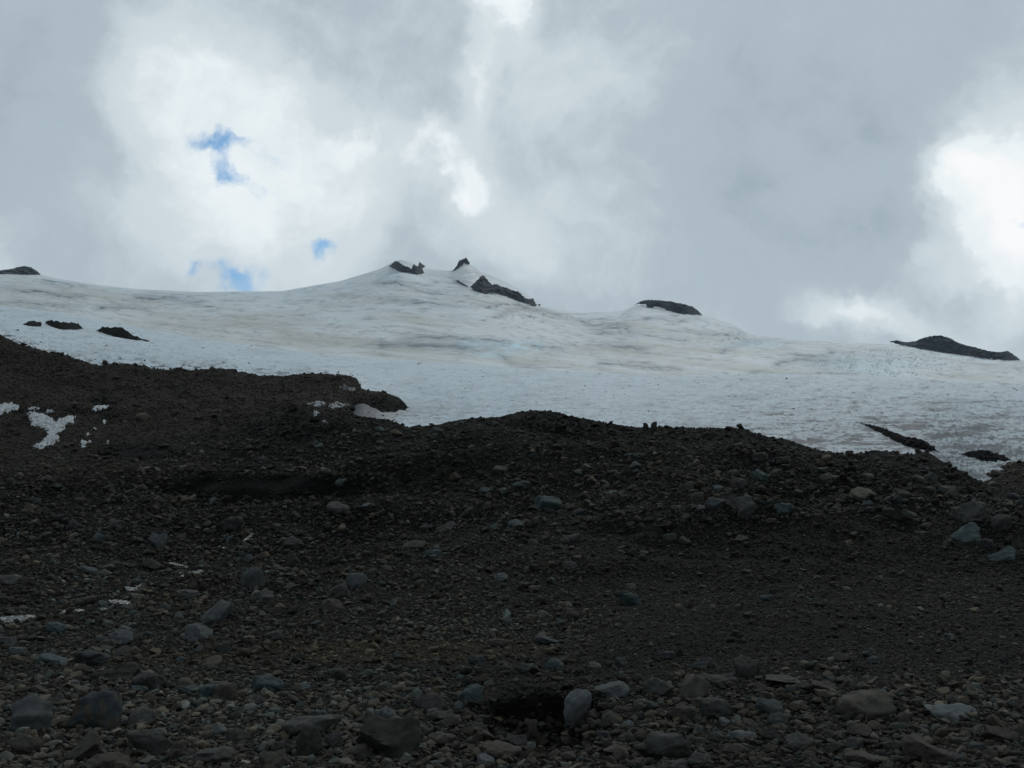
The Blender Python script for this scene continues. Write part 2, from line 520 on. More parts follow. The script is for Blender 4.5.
def hgt(X, Y):
    X, Y = np.asarray(X, float), np.asarray(Y, float)
    t = X / Y
    ci = np.clip((t - TC[0]) / (TC[1] - TC[0]), 0, NC - 1.001)
    ri = np.clip(np.interp(Y, ROWS, np.arange(len(ROWS))), 0, len(ROWS) - 1.001)
    c0, r0 = ci.astype(int), ri.astype(int)
    fc, fr = ci - c0, ri - r0
    return ((Z[r0, c0] * (1 - fc) + Z[r0, c0 + 1] * fc) * (1 - fr) + (Z[r0 + 1, c0] * (1 - fc) + Z[r0 + 1, c0 + 1] * fc) * fr)


RUNMAX = np.maximum.accumulate(SLOPE, axis=0)
RMIN = int(np.searchsorted(ROWS, 5.0))


def hit(x, y):
    """where the line of sight through a pixel meets the moraine -> X, Y, z, ok"""
    t, s = ray(x, y)
    ci = np.clip(np.rint((t - TC[0]) / (TC[1] - TC[0])).astype(int), 0, NC - 1)
    col = RUNMAX[:, ci]
    ok = col[-1] >= s
    r = np.argmax(col >= s, axis=0)
    r = np.clip(r, 1, len(ROWS) - 1)
    idx = (r, ci) if np.ndim(ci) else (int(r), int(ci))
    idm = (r - 1, ci)
    s1, s0 = SLOPE[idx], SLOPE[idm]
    f = np.clip((s - s0) / np.where(np.abs(s1 - s0) < 1e-9, 1, s1 - s0), 0, 1)
    Y = ROWS[r - 1] + (ROWS[r] - ROWS[r - 1]) * f
    return t * Y, Y, CAMZ + s * Y, ok


PX, PY = unproj(np.repeat(TC[None, :], len(ROWS), 0), SLOPE)
zone = np.zeros((len(ROWS), NC, 4))
zone[..., 3] = 1
nz = fbm(PX / 40, PY / 9, 4, 0.6, 60)


def pg(x0, y0, sx, sy):
    return np.exp(-(((PX - x0) / sx) ** 2 + ((PY - y0) / sy) ** 2))


shade_damp = (pg(262, 487, 84, 9) * 4.0 + pg(140, 453, 34, 5) * 1.6 + pg(105, 400, 10, 22) * 0.8 + pg(40, 410, 60, 5) * 0.8 + pg(300, 428, 50, 8) * 1.0 + pg(335, 488, 40, 8) + pg(538, 709, 62, 19) * 2.2 + pg(150, 455, 40, 6) + pg(385, 403, 40, 14) * 0.8 + pg(285, 432, 70, 14) * 0.6
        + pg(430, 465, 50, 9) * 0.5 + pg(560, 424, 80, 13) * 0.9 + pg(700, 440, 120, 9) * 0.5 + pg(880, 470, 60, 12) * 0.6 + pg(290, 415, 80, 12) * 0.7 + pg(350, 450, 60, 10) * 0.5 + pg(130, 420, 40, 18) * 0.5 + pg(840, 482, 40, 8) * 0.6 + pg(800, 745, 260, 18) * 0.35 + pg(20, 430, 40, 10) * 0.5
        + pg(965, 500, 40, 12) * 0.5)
zone[..., 0] = np.clip(sstep(shade_damp + 0.35 * nz, 0.35, 0.9), 0, 1)  # painted shade of scarp, hollow, folds and ridge foot, plus damp foreground soil
tanm = pg(350, 652, 190, 14) + pg(440, 652, 90, 8) + pg(180, 605, 90, 14) * 0.5 + pg(300, 560, 200, 50) * 0.3 + pg(700, 720, 200, 20) * 0.35 + pg(150, 660, 90, 8) * .6
zone[..., 1] = np.clip(sstep(tanm + 0.3 * nz, 0.3, 1.1), 0, 1)
till = sstep(YY, 108, 116) * (1 - sstep(PX, 405, 430)) + sstep(YY, 110, 116) * sstep(PX, 950, 960)
till = np.clip(till + 0.8 * sstep(pg(60, 470, 160, 22) + 0.4 * nz, 0.3, 0.9) * (YY > 80), 0, 1)
zone[..., 2] = till
zone[..., 0] *= 1 - 0.25 * till
V = np.stack([XX, YY, Z], -1).reshape(-1, 3)
F = grid_faces(len(ROWS), NC)
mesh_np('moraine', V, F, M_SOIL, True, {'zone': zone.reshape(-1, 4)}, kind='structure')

# wide base ground reaching past everything, behind and beside the viewpoint
bm = bmesh.new()
bmesh.ops.create_grid(bm, x_segments=60, y_segments=60, size=9000)
for vtx in bm.verts:
    r = math.hypot(vtx.co.x, vtx.co.y)
    vtx.co.z = -3.0 
me = bpy.data.meshes.new('ground')
bm.to_mesh(me)
bm.free()
me.materials.append(M_SOIL)
o = bpy.data.objects.new('ground', me)
COL.objects.link(o)
o['kind'] = 'structure'

# ------------------------------------------------------------------ glacier tongue
NG = 1500
TG = np.linspace(-0.80, 0.80, NG)
GR = np.geomspace(107, 700, 520)
FRONT = [(-400, 330)] + [(a, b + 16) for a, b in HILL if -100 < a < 355] + [(363, 430), (385, 440), (400, 444), (409, 446)] + \
        [(a, b + 14) for a, b in RIDGE if a > 415 and a < 950] + [(985, 512), (1024, 532), (1400, 580)]


_xx = np.arange(-400, 1401, 1.0)
_g = np.exp(-0.5 * (np.arange(-30, 31) / 9.0) ** 2)
_fr = np.convolve(np.pad(pl(_xx, FRONT), 30, mode='edge'), _g / _g.sum(), 'valid')
_bk = np.convolve(np.pad(pl(_xx, BREAK), 30, mode='edge'), _g / _g.sum(), 'valid')


def gline(Y, f):
    ca = lambda x: np.interp(x, _xx, _fr + (_bk - _fr) * f)
    return zcurve(TG, Y, ca)


# lift the tongue just above the moraine only where the picture shows ice
kY = [107, 118, 135, 160, 200, 260, 340, 450, 580, 700]
kf = [0.0, 0.10, 0.20, 0.31, 0.45, 0.58, 0.70, 0.83, 0.94, 1.0]
XKg = np.repeat(np.array(kY, float)[:, None], NG, 1)
ZKg = np.stack([gline(y_, f_) for y_, f_ in zip(kY, kf)])
XG0 = 512 + FPX * TG * CP
# under the left hill and right rubble the ice stays below the stones
hl = 1 - sstep(XG0, 336, 366)
for i, y_ in enumerate(kY):
    if y_ <= 200:
        mz = hgt(TG * y_, np.full(NG, y_)) - 3.0
        ZKg[i] = ZKg[i] * (1 - hl) + np.minimum(ZKg[i], mz) * hl
GZ = pchip(XKg, ZKg, GR)
GY = np.repeat(GR[:, None], NG, 1)
GX = TG[None, :] * GY
gx_px, gy_px = unproj(np.repeat(TG[None, :], len(GR), 0), (GZ - CAMZ) / GY)
GSM = np.maximum.accumulate((GZ - CAMZ) / GY, axis=0)
rough = 0.35 + 0.5 * sstep(GX, 20, 120)
rip = fbm(GX / 14.0 + 0.3 * GY / 30, GY / 7.0, 5, 0.6, 80)
rdg = 1 - np.abs(fbm(GX / 9.0 + 0.004 * GY, GY / 5.0, 4, 0.55, 90))
GZ = GZ + (0.55 * rip * rough + 0.45 * (rdg - 0.7)) * np.interp(GY, [107, 200, 600, 700], [0.7, 1.0, 1.3, 0.6])
dirt = np.zeros((len(GR), NG, 4))
dirt[..., 3] = 1
fd = sstep(fbm(gx_px / 26 + gy_px / 30, gy_px / 3.2, 5, 0.62, 100), 0.25, 0.95)
near = np.clip((gy_px - (pl(gx_px, BREAK) + 10)) / 60, 0, 1)
rgt = sstep(gx_px, 560, 980)
fd2 = sstep(fbm(gx_px / 9 - gy_px / 10, gy_px / 1.8, 4, 0.6, 101), 0.0, 0.9)
fd3 = sstep(fbm(gx_px / 70 + gy_px / 40, gy_px / 5, 5, 0.65, 102), -0.1, 0.9)
dirt[..., 0] = np.clip((0.7 * fd + 0.5 * fd2) * (0.28 + 0.5 * near) * (0.55 + 1.0 * rgt) + (0.10 + 0.45 * fd3) * (0.2 + 1.3 * rgt * near) + 0.03 + 0.08 * near + 0.30 * rgt * near ** 0.7 * (0.4 + fd3), 0, 0.9)
ln_ = sstep(1 - np.abs(fbm(gx_px / 45 - gy_px / 22, gy_px / 4.0, 4, 0.6, 103)) * 3.0, 0.55, 1.0)
dirt[..., 0] = np.clip(dirt[..., 0] + ln_ * (0.10 + 0.45 * near) * (0.45 + 0.9 * rgt), 0, 0.95)
# black grit bands close to the rubble edge on the left
eg = np.exp(-((gy_px - (pl(gx_px, HILL) - 3)) / 7.0) ** 2) * (gx_px < 360)
dirt[..., 0] = np.clip(dirt[..., 0] + 0.9 * eg * sstep(fbm(gx_px / 12, gy_px / 2.2, 4, 0.65, 110), 0.05, 0.7), 0, 1)
dirt[..., 0] = np.clip(dirt[..., 0] + 0.8 * sstep(fbm(gx_px / 9 + gy_px / 14, gy_px / 1.6, 4, 0.6, 115), 0.75, 1.15), 0, 1)
bandl = np.exp(-((gx_px - 50) / 30) ** 2 - ((gy_px - (356 + (gx_px - 50) * .35)) / 3.5) ** 2)
dirt[..., 1] = np.clip(sstep(fbm(gx_px / 60, gy_px / 8, 4, 0.5, 120), 0.1, 1.0) * 0.35 + 1.2 * bandl
                       + 0.7 * np.exp(-((gx_px - 385) / 28) ** 2 - ((gy_px - 412) / 7) ** 2), 0, 1)
dirt[..., 0] = np.clip(dirt[..., 0] + np.exp(-((gx_px - 375) / 26) ** 2 - ((gy_px - 414) / 9) ** 2) * (0.35 + 0.5 * fd2) + 0.9 * np.exp(-((gx_px - 360) / 15) ** 2 - ((gy_px - 410) / 12) ** 2), 0, 1)
V = np.stack([GX, GY, GZ], -1).reshape(-1, 3)
mesh_np('glacier', V, grid_faces(len(GR), NG), M_ICE, True, {'dirt': dirt.reshape(-1, 4)}, kind='structure')
GSL = np.maximum.accumulate((GZ - CAMZ) / GY, axis=0)


def hit_ice(x, y, S=None):
    S = GSL if S is None else S
    t, s = ray(x, y)
    ci = np.clip(np.rint((t - TG[0]) / (TG[1] - TG[0])).astype(int), 0, NG - 1)
    r = np.clip(np.argmax(S[:, ci] >= s, axis=0), 1, len(GR) - 1)
    s1, s0 = S[r, ci], S[r - 1, ci]
    f = np.clip((s - s0) / np.where(np.abs(s1 - s0) < 1e-9, 1, s1 - s0), 0, 1)
    Y = GR[r - 1] + (GR[r] - GR[r - 1]) * f
    return t * Y, Y, CAMZ + s * Y, S[-1][ci] >= s


def hit_ice_smooth(x, y):
    a_, b_, c_, ok_ = hit_ice(x, y, GSM)
    return a_, b_, c_ + 0.7, ok_


# ------------------------------------------------------------------ snowfield up to the skyline
SR = np.linspace(0, 1, 330)
YS = 690 + (2700 - 690) * SR ** 1.25
# distance of the skyline itself varies: cones stand nearer, saddles farther
xx_ = np.arange(-400, 1401, 1.0)


def gsm(yv, sg):
    k_ = np.arange(-int(3 * sg), int(3 * sg) + 1)
    g_ = np.exp(-0.5 * (k_ / sg) ** 2)
    return np.convolve(np.pad(yv, len(k_) // 2, mode='edge'), g_ / g_.sum(), 'valid')


sky0 = pl(xx_, SKYL)
sky1, sky2, sky3 = gsm(sky0, 2.0), gsm(sky0, 16.0), gsm(sky0, 60.0)
brk = gsm(pl(xx_, BREAK), 20.0) + 5
ycurve = []
for f_ in SR:
    ff = min(f_ / 0.94, 1.0)
    w1_, w2_ = float(sstep(ff, 0.72, 1.0)), float(sstep(ff, 0.25, 0.80))
    base_ = sky3 + (sky2 - sky3) * w2_
    base_ = base_ + (sky1 - base_) * w1_
    ca = lambda x, ff=ff, base_=base_: np.interp(x, xx_, brk + (base_ - brk) * ff)
    ycurve.append(ca)
SZ = np.stack([zcurve(TG, Y_, c_) for Y_, c_ in zip(YS, ycurve)])
SY = np.repeat(YS[:, None], NG, 1)
over = SR > 0.94
SZ[over] -= ((SR[over] - 0.94) / 0.06)[:, None] * 90
SX = TG[None, :] * SY
sxp, syp = unproj(np.repeat(TG[None, :], len(SR), 0), (SZ - CAMZ) / SY)
vv = np.repeat(SR[:, None], NG, 1)
ubx = sxp / 100.0
wob = 0.10 * fbm(ubx * 0.8, vv * 1.5, 3, 0.5, 200)
st1 = fbm(ubx * 0.8 + 5, (vv + wob) * 9, 5, 0.6, 210)
st2 = fbm(ubx * 2.0, (vv + wob) * 22 + ubx * 0.6, 4, 0.6, 220)
edge = 1 - sstep(vv, 0.80, 0.94)
SZ += edge * np.interp(SY, [700, 2600], [1.2, 6.0]) * (0.9 * fbm(SX / 120, SY / 60, 5, 0.5, 230) + 0.35 * st1)
sd_ = np.zeros((len(SR), NG, 4))
sd_[..., 3] = 1
ln2 = sstep(1 - np.abs(fbm(ubx * 1.3, (vv + wob) * 12 + ubx * 0.5, 4, 0.6, 225)) * 3.0, 0.6, 1.0)
grey = 0.10 + 0.50 * sstep(st1, 0.2, 1.1) * sstep(st2, -0.3, 0.7) + 0.35 * sstep(st2, 0.55, 1.1) + 0.36 * ln2
tanv = 0.30 + 0.6 * sstep(fbm(ubx * 0.9 + 3, (vv + wob) * 4 + ubx * .3, 4, 0.5, 240), -0.3, 0.8)
tanv *= 0.55 + 0.45 * (1 - sstep(vv, 0.5, 0.9))


def lines(z0, ax, ay, k, segs):
    out = []
    for sg in segs:
        out.append([(ax + px / k, ay + py / k) for px, py in sg])
    return out


CREV = lines(0, 380, 240, 5.69, [
    [(60, 340), (200, 360), (380, 370), (520, 378), (700, 365), (850, 375), (1024, 430)],
    [(640, 440), (700, 420), (770, 395), (850, 385)], [(0, 235), (100, 240), (220, 280), (350, 300)],
    [(330, 190), (400, 215), (500, 265)], [(110, 570), (200, 555), (400, 560), (700, 570)], [(0, 595), (300, 600), (480, 610)],
    [(840, 600), (940, 605), (1024, 620)], [(560, 640), (650, 605), (720, 590)], [(660, 645), (760, 700), (880, 725)]])
CREV += lines(0, 560, 280, 5.12, [
    [(0, 165), (80, 200), (180, 235), (300, 250), (450, 285), (640, 300)], [(200, 270), (350, 275), (450, 285)],
    [(440, 195), (600, 210), (720, 190)], [(720, 182), (830, 210), (920, 245), (970, 275)], [(830, 365), (900, 335), (980, 320), (1024, 320)],
    [(160, 330), (300, 340), (430, 355)], [(200, 430), (400, 440), (600, 450)], [(560, 260), (700, 272), (860, 285)]])
CREV += lines(0, 0, 250, 5.12, [
    [(40, 200), (200, 215), (420, 245)], [(0, 265), (150, 270), (280, 285), (400, 295)], [(500, 300), (620, 292), (740, 300)],
    [(700, 250), (850, 240), (1024, 262)], [(250, 155), (480, 175)]])
CREV += lines(0, 684, 230, 3.01, [
    [(120, 360), (190, 335), (330, 325)], [(200, 430), (330, 435), (540, 432)], [(280, 405), (350, 385), (450, 370)], [(30, 255), (120, 275), (190, 310)]])


def dist_line(px, py, seg, ystretch=2.2):
    best = np.full(px.shape, 1e9)
    tt = np.zeros(px.shape)
    for (x1, y1), (x2, y2) in zip(seg[:-1], seg[1:]):
        dx, dy = x2 - x1, (y2 - y1) * ystretch
        ax, ay = px - x1, (py - y1) * ystretch
        u = np.clip((ax * dx + ay * dy) / (dx * dx + dy * dy), 0, 1)
        d = np.hypot(ax - u * dx, ay - u * dy)
        best = np.minimum(best, d)
    return best


br = sstep(fbm(sxp / 38, syp / 8, 3, 0.6, 250), -0.6, 0.4)
cre = np.zeros_like(grey)
jit = 1.6 * fbm(sxp / 26, syp / 14, 4, 0.55, 251)
for sg in CREV:
    xs = [p[0] for p in sg]
    c0 = max(0, np.searchsorted(XG0, min(xs) - 60)); c1 = np.searchsorted(XG0, max(xs) + 60)
    d = dist_line(sxp[:, c0:c1], syp[:, c0:c1] + jit[:, c0:c1], sg)
    cre[:, c0:c1] = np.maximum(cre[:, c0:c1], np.exp(-(d / 2.2) ** 2) * (0.3 + 0.6 * br[:, c0:c1]))
    cre[:, c0:c1] = np.maximum(cre[:, c0:c1], 0.35 * np.exp(-(d / 7.0) ** 2))
# the crevassed ice fall on the right: many short slanting cracks
cm = np.exp(-((sxp - 885) / 55) ** 2 - ((syp - 365) / 13) ** 2)
ph = (sxp * 0.9 + syp * 2.3 + 20 * fbm(sxp / 30, syp / 12, 4, 0.6, 260)) / 8.5
cm = np.clip(cm * 1.5, 0, 1)
cre = np.maximum(cre, cm * sstep(np.sin(ph * 2 * np.pi), 0.25, 0.8) * sstep(fbm(sxp / 14, syp / 6, 3, 0.6, 261), -0.65, 0.3))
cm2 = 1.3 * np.exp(-((sxp - 752) / 42) ** 2 - ((syp - 340) / 6) ** 2) + np.exp(-((sxp - 530) / 30) ** 2 - ((syp - 313) / 7) ** 2)
cre = np.maximum(cre, 0.7 * np.clip(cm2, 0, 1) * sstep(fbm(sxp / 5, syp / 2.0, 4, 0.6, 262), 0.1, 0.6))
cre = np.clip(cre, 0, 1) * edge
SZ -= cre * np.interp(SY, [700, 2600], [0.8, 2.2])
smooth_grey = 0.5 * np.exp(-((sxp - 825) / 40) ** 2 - ((syp - 362) / 7) ** 2) + 0.4 * np.exp(-((sxp - 440) / 70) ** 2 - ((syp - 346) / 6) ** 2)
fine_ = sstep(fbm(sxp / 30 + syp / 9, syp / 1.6, 4, 0.6, 280), 0.15, 1.0)
sd_[..., 0] = np.clip((grey - 0.10) * 0.85 + 0.05 + 0.28 * fine_ + cre * 0.95 + smooth_grey, 0, 1)
tb = lambda x0, y0, sx, sy: np.exp(-((sxp - x0) / sx) ** 2 - ((syp - y0) / sy) ** 2)
tanv = tanv + 0.7 * tb(200, 325, 90, 10) + 0.6 * tb(530, 355, 45, 8) + 0.5 * tb(660, 350, 60, 8) + 0.6 * tb(250, 342, 120, 6) + 0.4 * tb(40, 300, 80, 10)
dg = fbm(sxp / 130 - syp / 24, syp / 11 - sxp / 120, 5, 0.55, 290)
sd_[..., 1] = np.clip(tanv * 0.75 + 0.60 * sstep(dg, -0.2, 0.9) * (1 - sstep(vv, 0.75, 0.95)) - 0.15, 0, 1)
sd_[..., 2] = np.clip(0.9 * tb(517, 347, 24, 5) * sstep(fbm(sxp / 8, syp / 3, 3, .6, 270), -0.4, 0.4) + 0.5 * tb(473, 344, 16, 3) + 0.4 * tb(490, 355, 16, 3)
                      + 0.4 * tb(755, 344, 30, 4) + 0.3 * tb(870, 365, 60, 12), 0, 0.8)
V = np.stack([SX, SY, SZ], -1).reshape(-1, 3)
mesh_np('snowfield', V, grid_faces(len(SR), NG), M_SNOW, True, {'dirt': sd_.reshape(-1, 4)}, kind='structure')
SSL = np.maximum.accumulate((SZ - CAMZ) / SY, axis=0)


def snow_depth(x, y):
    t, s = ray(x, y)
    ci = int(round((t - TG[0]) / (TG[1] - TG[0])))
    c = SSL[:, ci]
    if c[-1] < s:
        s = c.max() - 1e-4
    return float(YS[max(1, int(np.argmax(c >= s)))])


# ------------------------------------------------------------------ outline helpers
def inside(poly, x, y):
    p = np.array(poly, float)
    res = np.zeros(x.shape, bool)
    j = len(p) - 1
    for i in range(len(p)):
        xi, yi, xj, yj = p[i][0], p[i][1], p[j][0], p[j][1]
        with np.errstate(divide='ignore', invalid='ignore'):
            c = ((yi > y) != (yj > y)) & (x < (xj - xi) * (y - yi) / (yj - yi + 1e-12) + xi)
        res ^= c
        j = i
    return res


def edge_dist(poly, x, y):
    p = list(poly) + [poly[0]]
    return dist_line(x, y, p, 1.0)


def raster(poly, step, seed, rag=0.6, ragscale=2.5):
    p = np.array(poly, float)
    x = np.arange(p[:, 0].min() - 2, p[:, 0].max() + 2, step)
    y = np.arange(p[:, 1].min() - 2, p[:, 1].max() + 2, step)
    X, Y = np.meshgrid(x, y)
    d = edge_dist(poly, X, Y)
    d = np.where(inside(poly, X, Y), d, -d)
    d = d + rag * fbm(X / ragscale, Y / ragscale, 3, 0.6, seed)
    return X, Y, d


def compact(V, F, attrs=None):
    used = np.unique(F)
    mp_ = np.full(len(V), -1)
    mp_[used] = np.arange(len(used))
    return V[used], mp_[F]


def draped(name, polys, hitf, thick, mat, label, cat, group=None, step=0.5, seed=1, rag=0.6, maxjump=1.12, kind=None, dome=3.0, ragscale=2.5):
    """a real, slightly domed patch lying on the surface under its outline"""
    VV, FF, n0 = [], [], 0
    for q, poly in enumerate(polys):
        X, Y, d = raster(poly, step, seed + q, rag, ragscale)
        hx, hy, hz, ok = hitf(X.ravel(), Y.ravel())
        hy2 = hy.reshape(X.shape)
        up = thick * (np.clip(d / dome, -0.4, 1.0)) * (1 + 0.35 * fbm(X / 2.2, Y / 1.6, 3, 0.6, seed + 30))
        V = np.stack([hx, hy, hz + up.ravel()], 1)
        F = grid_faces(*X.shape)
        vi = (d.ravel() > -0.35) & ok
        yy = hy[F]
        keep = vi[F].all(1) & (yy.max(1) / yy.min(1) < maxjump)
        F = F[keep]
        if len(F) == 0:
            continue
        V, F = compact(V, F)
        VV.append(V)
        FF.append(F[:, ::-1] + n0)
        n0 += len(V)
    V = np.concatenate(VV)
    c = V.mean(0)
    o = mesh_np(name, V - c, np.concatenate(FF), mat, True)
    o.location = c
    if kind:
        o['kind'] = kind
    if label:
        tag(o, label, cat, group)
    return o


SAM = SSL[-1]


def snow_field(X, Y):
    t, s = ray(X, Y)
    ci = np.clip(np.rint((t - TG[0]) / (TG[1] - TG[0])).astype(int), 0, NG - 1)
    s = np.minimum(s, SAM[ci] - 1e-5)
    return YS[np.argmax(SSL[:, ci] >= s, axis=0)]


def solid(name, X, Y, d, D, front, back, relief, seed, mat, smooth, fx=5.0, fy=3.5):
    """closed rock body: outline from d > 0, lying at distance D, front face bulging towards the viewer"""
    t, s = ray(X, Y)
    dn = np.sqrt(np.clip(d, 0, None) / max(d.max(), 1e-3))
    nf_ = relief * fbm(X / fx, Y / fy, 4, 0.55, seed + 5) * np.clip(d / 1.5, 0, 1.0)
    L = []
    for off in (-front * dn + nf_, back * dn):
        Dd = D + off
        L.append(np.stack([t * Dd, Dd, CAMZ + s * Dd], -1).reshape(-1, 3))
    F = grid_faces(*X.shape)
    keep = (d.ravel() > -0.1)[F].all(1)
    F = F[keep]
    V1_, F1_ = compact(L[0], F)
    V2_, F2_ = compact(L[1], F)
    V = np.concatenate([V1_, V2_])
    F = np.concatenate([F1_[:, ::-1], F2_ + len(V1_)])
    c = V.mean(0)
    c[2] = V[:, 2].min()
    ob = mesh_np(name, V - c, F, mat, smooth)
    bm = bmesh.new()
    bm.from_mesh(ob.data)
    bmesh.ops.remove_doubles(bm, verts=bm.verts, dist=0.02)
    bm.to_mesh(ob.data)
    bm.free()
    ob.location = c
    return ob


def smooth2(A, n_=6):
    for _ in range(n_):
        A = (A + np.roll(A, 1, 0) + np.roll(A, -1, 0) + np.roll(A, 1, 1) + np.roll(A, -1, 1)) / 5
    return A


def crag(name, poly, depth, thick, label, cat='rock outcrop', group='rock outcrops in the snow', step=0.5, seed=1, slope=0.0, rag=0.5):
    X, Y, d = raster(poly, step, seed, rag)
    # every column of the rock stands on the snow at its own foot, leaning back with the slope
    ins = d > 0
    D = snow_field(X, Y)
    foot = np.where(ins.any(0), np.max(np.where(ins, Y, -1), axis=0), np.nan)
    good = ~np.isnan(foot)
    foot = np.interp(X[0], X[0][good], foot[good])
    foot = np.convolve(np.pad(foot, 8, mode='edge'), np.ones(17) / 17, 'valid')
    Df = snow_field(X[0], foot + 0.5)
    Df = np.convolve(np.pad(Df, 12, mode='edge'), np.ones(25) / 25, 'valid')
    D = Df[None, :] + np.clip(foot[None, :] - Y, -5, 60) * 1.2 - 2.0
    ob = solid(name, X, Y, d, D, thick * 0.12, thick, thick * 0.35, seed, M_SUMMIT, False)
    return tag(ob, label, cat, group)


def mound(name, poly, label, cat, group, seed, rag=0.9, step=0.4):
    X, Y, d = raster(poly, step, seed, rag, 4.0)
    ins = d > 0
    foot = np.where(ins.any(0), np.max(np.where(ins, Y, -1), axis=0), np.nan)
    good = ~np.isnan(foot)
    foot = np.interp(X[0], X[0][good], foot[good])
    foot = np.convolve(np.pad(foot, 10, mode='edge'), np.ones(21) / 21, 'valid')
    _, Df, _, _ = hit_ice_smooth(X[0], foot + 0.3)
    Df = np.convolve(np.pad(Df, 20, mode='edge'), np.ones(41) / 41, 'valid')
    D = Df[None, :] + np.clip(foot[None, :] - Y, -3, 40) * Df[None, :] / FPX * 2.6 - 1.0
    ob = solid(name, X, Y, d, D, 0.6, 6.0, 1.3, seed, M_SOIL, False, 3.0, 2.0)
    return tag(ob, label, cat, group)


def P(ax, ay, k, pts):
    return [(ax + a / k, ay + b / k) for a, b in pts]


crag('rock_outcrop', P(380, 240, 5.69, [(48, 148), (85, 120), (105, 122), (130, 140), (180, 160), (190, 135), (215, 150), (225, 120), (243, 138), (264, 150), (243, 162), (255, 185), (253, 207), (200, 198), (160, 183), (120, 186), (85, 173)]),
     snow_depth(405, 274) - 12, 22, 'dark rocky outcrop capped by snow on the left shoulder of the summit', seed=3)
crag('rock_outcrop', P(380, 240, 5.69, [(408, 182), (438, 140), (450, 115), (478, 107), (488, 98), (500, 110), (512, 130), (508, 140), (480, 135), (458, 152), (428, 178)]),
     snow_depth(460, 270) - 8, 14, 'small pointed dark rock crowning the very top of the summit cone', seed=5, rag=0.35)
crag('rock_outcrop', P(380, 240, 5.69, [(512, 265), (545, 235), (575, 201), (592, 201), (625, 240), (640, 252), (660, 248), (690, 263), (720, 268), (760, 288), (790, 293), (820, 323), (850, 338), (872, 331), (893, 372), (880, 377), (830, 367), (790, 349), (740, 329), (700, 318), (670, 308), (635, 300), (600, 312), (560, 302), (530, 287)]),
     snow_depth(500, 300) - 14, 26, 'long dark rock band with a triangular top running down the right side of the summit', seed=7)
crag('rock_outcrop', P(560, 280, 5.12, [(368, 133), (400, 115), (430, 102), (480, 101), (560, 108), (640, 123), (680, 136), (705, 153), (732, 181), (690, 178), (650, 181), (620, 171), (580, 163), (545, 160), (535, 148), (500, 139), (475, 139), (478, 152), (450, 152), (437, 126), (405, 124)]),
     snow_depth(665, 316) - 12, 24, 'flat topped dark rock mesa on the snow skyline right of the summit', seed=9, rag=0.35)
crag('rock_outcrop', [(888, 341.5), (897, 340), (905, 342), (915, 341), (922, 338), (930, 336), (940, 335), (950, 338), (962, 344), (975, 347), (990, 351), (1000, 352), (1008, 350.5), (1012, 353), (1021, 360), (1010, 361), (990, 359), (966, 356), (940, 352), (917, 348.5), (900, 345)],
     snow_depth(950, 356) - 10, 30, 'long dark rocky hump on the skyline at the far right of the snow', seed=11, rag=0.35)
crag('rock_outcrop', [(-60, 262), (-30, 268), (0, 270), (12, 268.5), (22, 266), (30, 266.5), (36, 270), (42, 275), (20, 274.5), (0, 274), (-60, 276)],
     snow_depth(15, 278) - 10, 26, 'low dark rock hump on the skyline at the far left edge', seed=13, rag=0.3)
for i_, (q, lab) in enumerate([
        ([(428, 232), (440, 226), (462, 240), (485, 252), (503, 264), (498, 269), (470, 258), (445, 244)], 'thin dark rock rib in the snow just left of the triangular rock band'),
        ([(896, 372), (905, 362), (914, 366), (912, 376)], 'tiny dark rock at the lower right end of the long summit rock band')]):
    pq = P(380, 240, 5.69, q)
    crag('rock_outcrop', pq, snow_depth(pq[0][0], pq[0][1] + 3) - 6, 8, lab, seed=20 + i_, rag=0.3, step=0.35)

# rubble mounds on the ice
M_MOUND = M_SOIL
for i_, (q, th, lab) in enumerate([
        (P(0, 250, 5.12, [(112, 380), (140, 367), (180, 362), (222, 372), (205, 395), (160, 392)]), 1.2, 'small ragged dark rubble patch on the ice, leftmost of those above the left moraine'),
        (P(0, 250, 5.12, [(222, 368), (260, 359), (340, 369), (400, 374), (432, 402), (370, 411), (310, 407), (268, 401)]), 1.6, 'oblong dark brown rubble patch on the ice in the middle of the left three'),
        (P(0, 250, 5.12, [(493, 413), (530, 392), (570, 397), (620, 392), (650, 410), (680, 434), (720, 449), (780, 469), (740, 468), (690, 461), (620, 453), (560, 437)]), 2.6, 'raised brown rubble mound with a tail on the ice above the left moraine'),
        (P(824, 380, 5.12, [(155, 212), (230, 226), (320, 248), (400, 286), (500, 302), (560, 338), (585, 365), (520, 362), (440, 343), (370, 318), (300, 279), (230, 243)]), 1.5, 'long slanting dark rubble streak on the grey ice at the right'),
        (P(824, 380, 5.12, [(698, 382), (740, 364), (830, 356), (870, 370), (920, 383), (965, 406), (920, 424), (850, 416), (780, 403)]), 1.6, 'short black rubble mound on the ice near the right edge')]):
    mound('rubble_mound', q, lab, 'rubble mound', 'rubble mounds on the ice', 40 + i_)

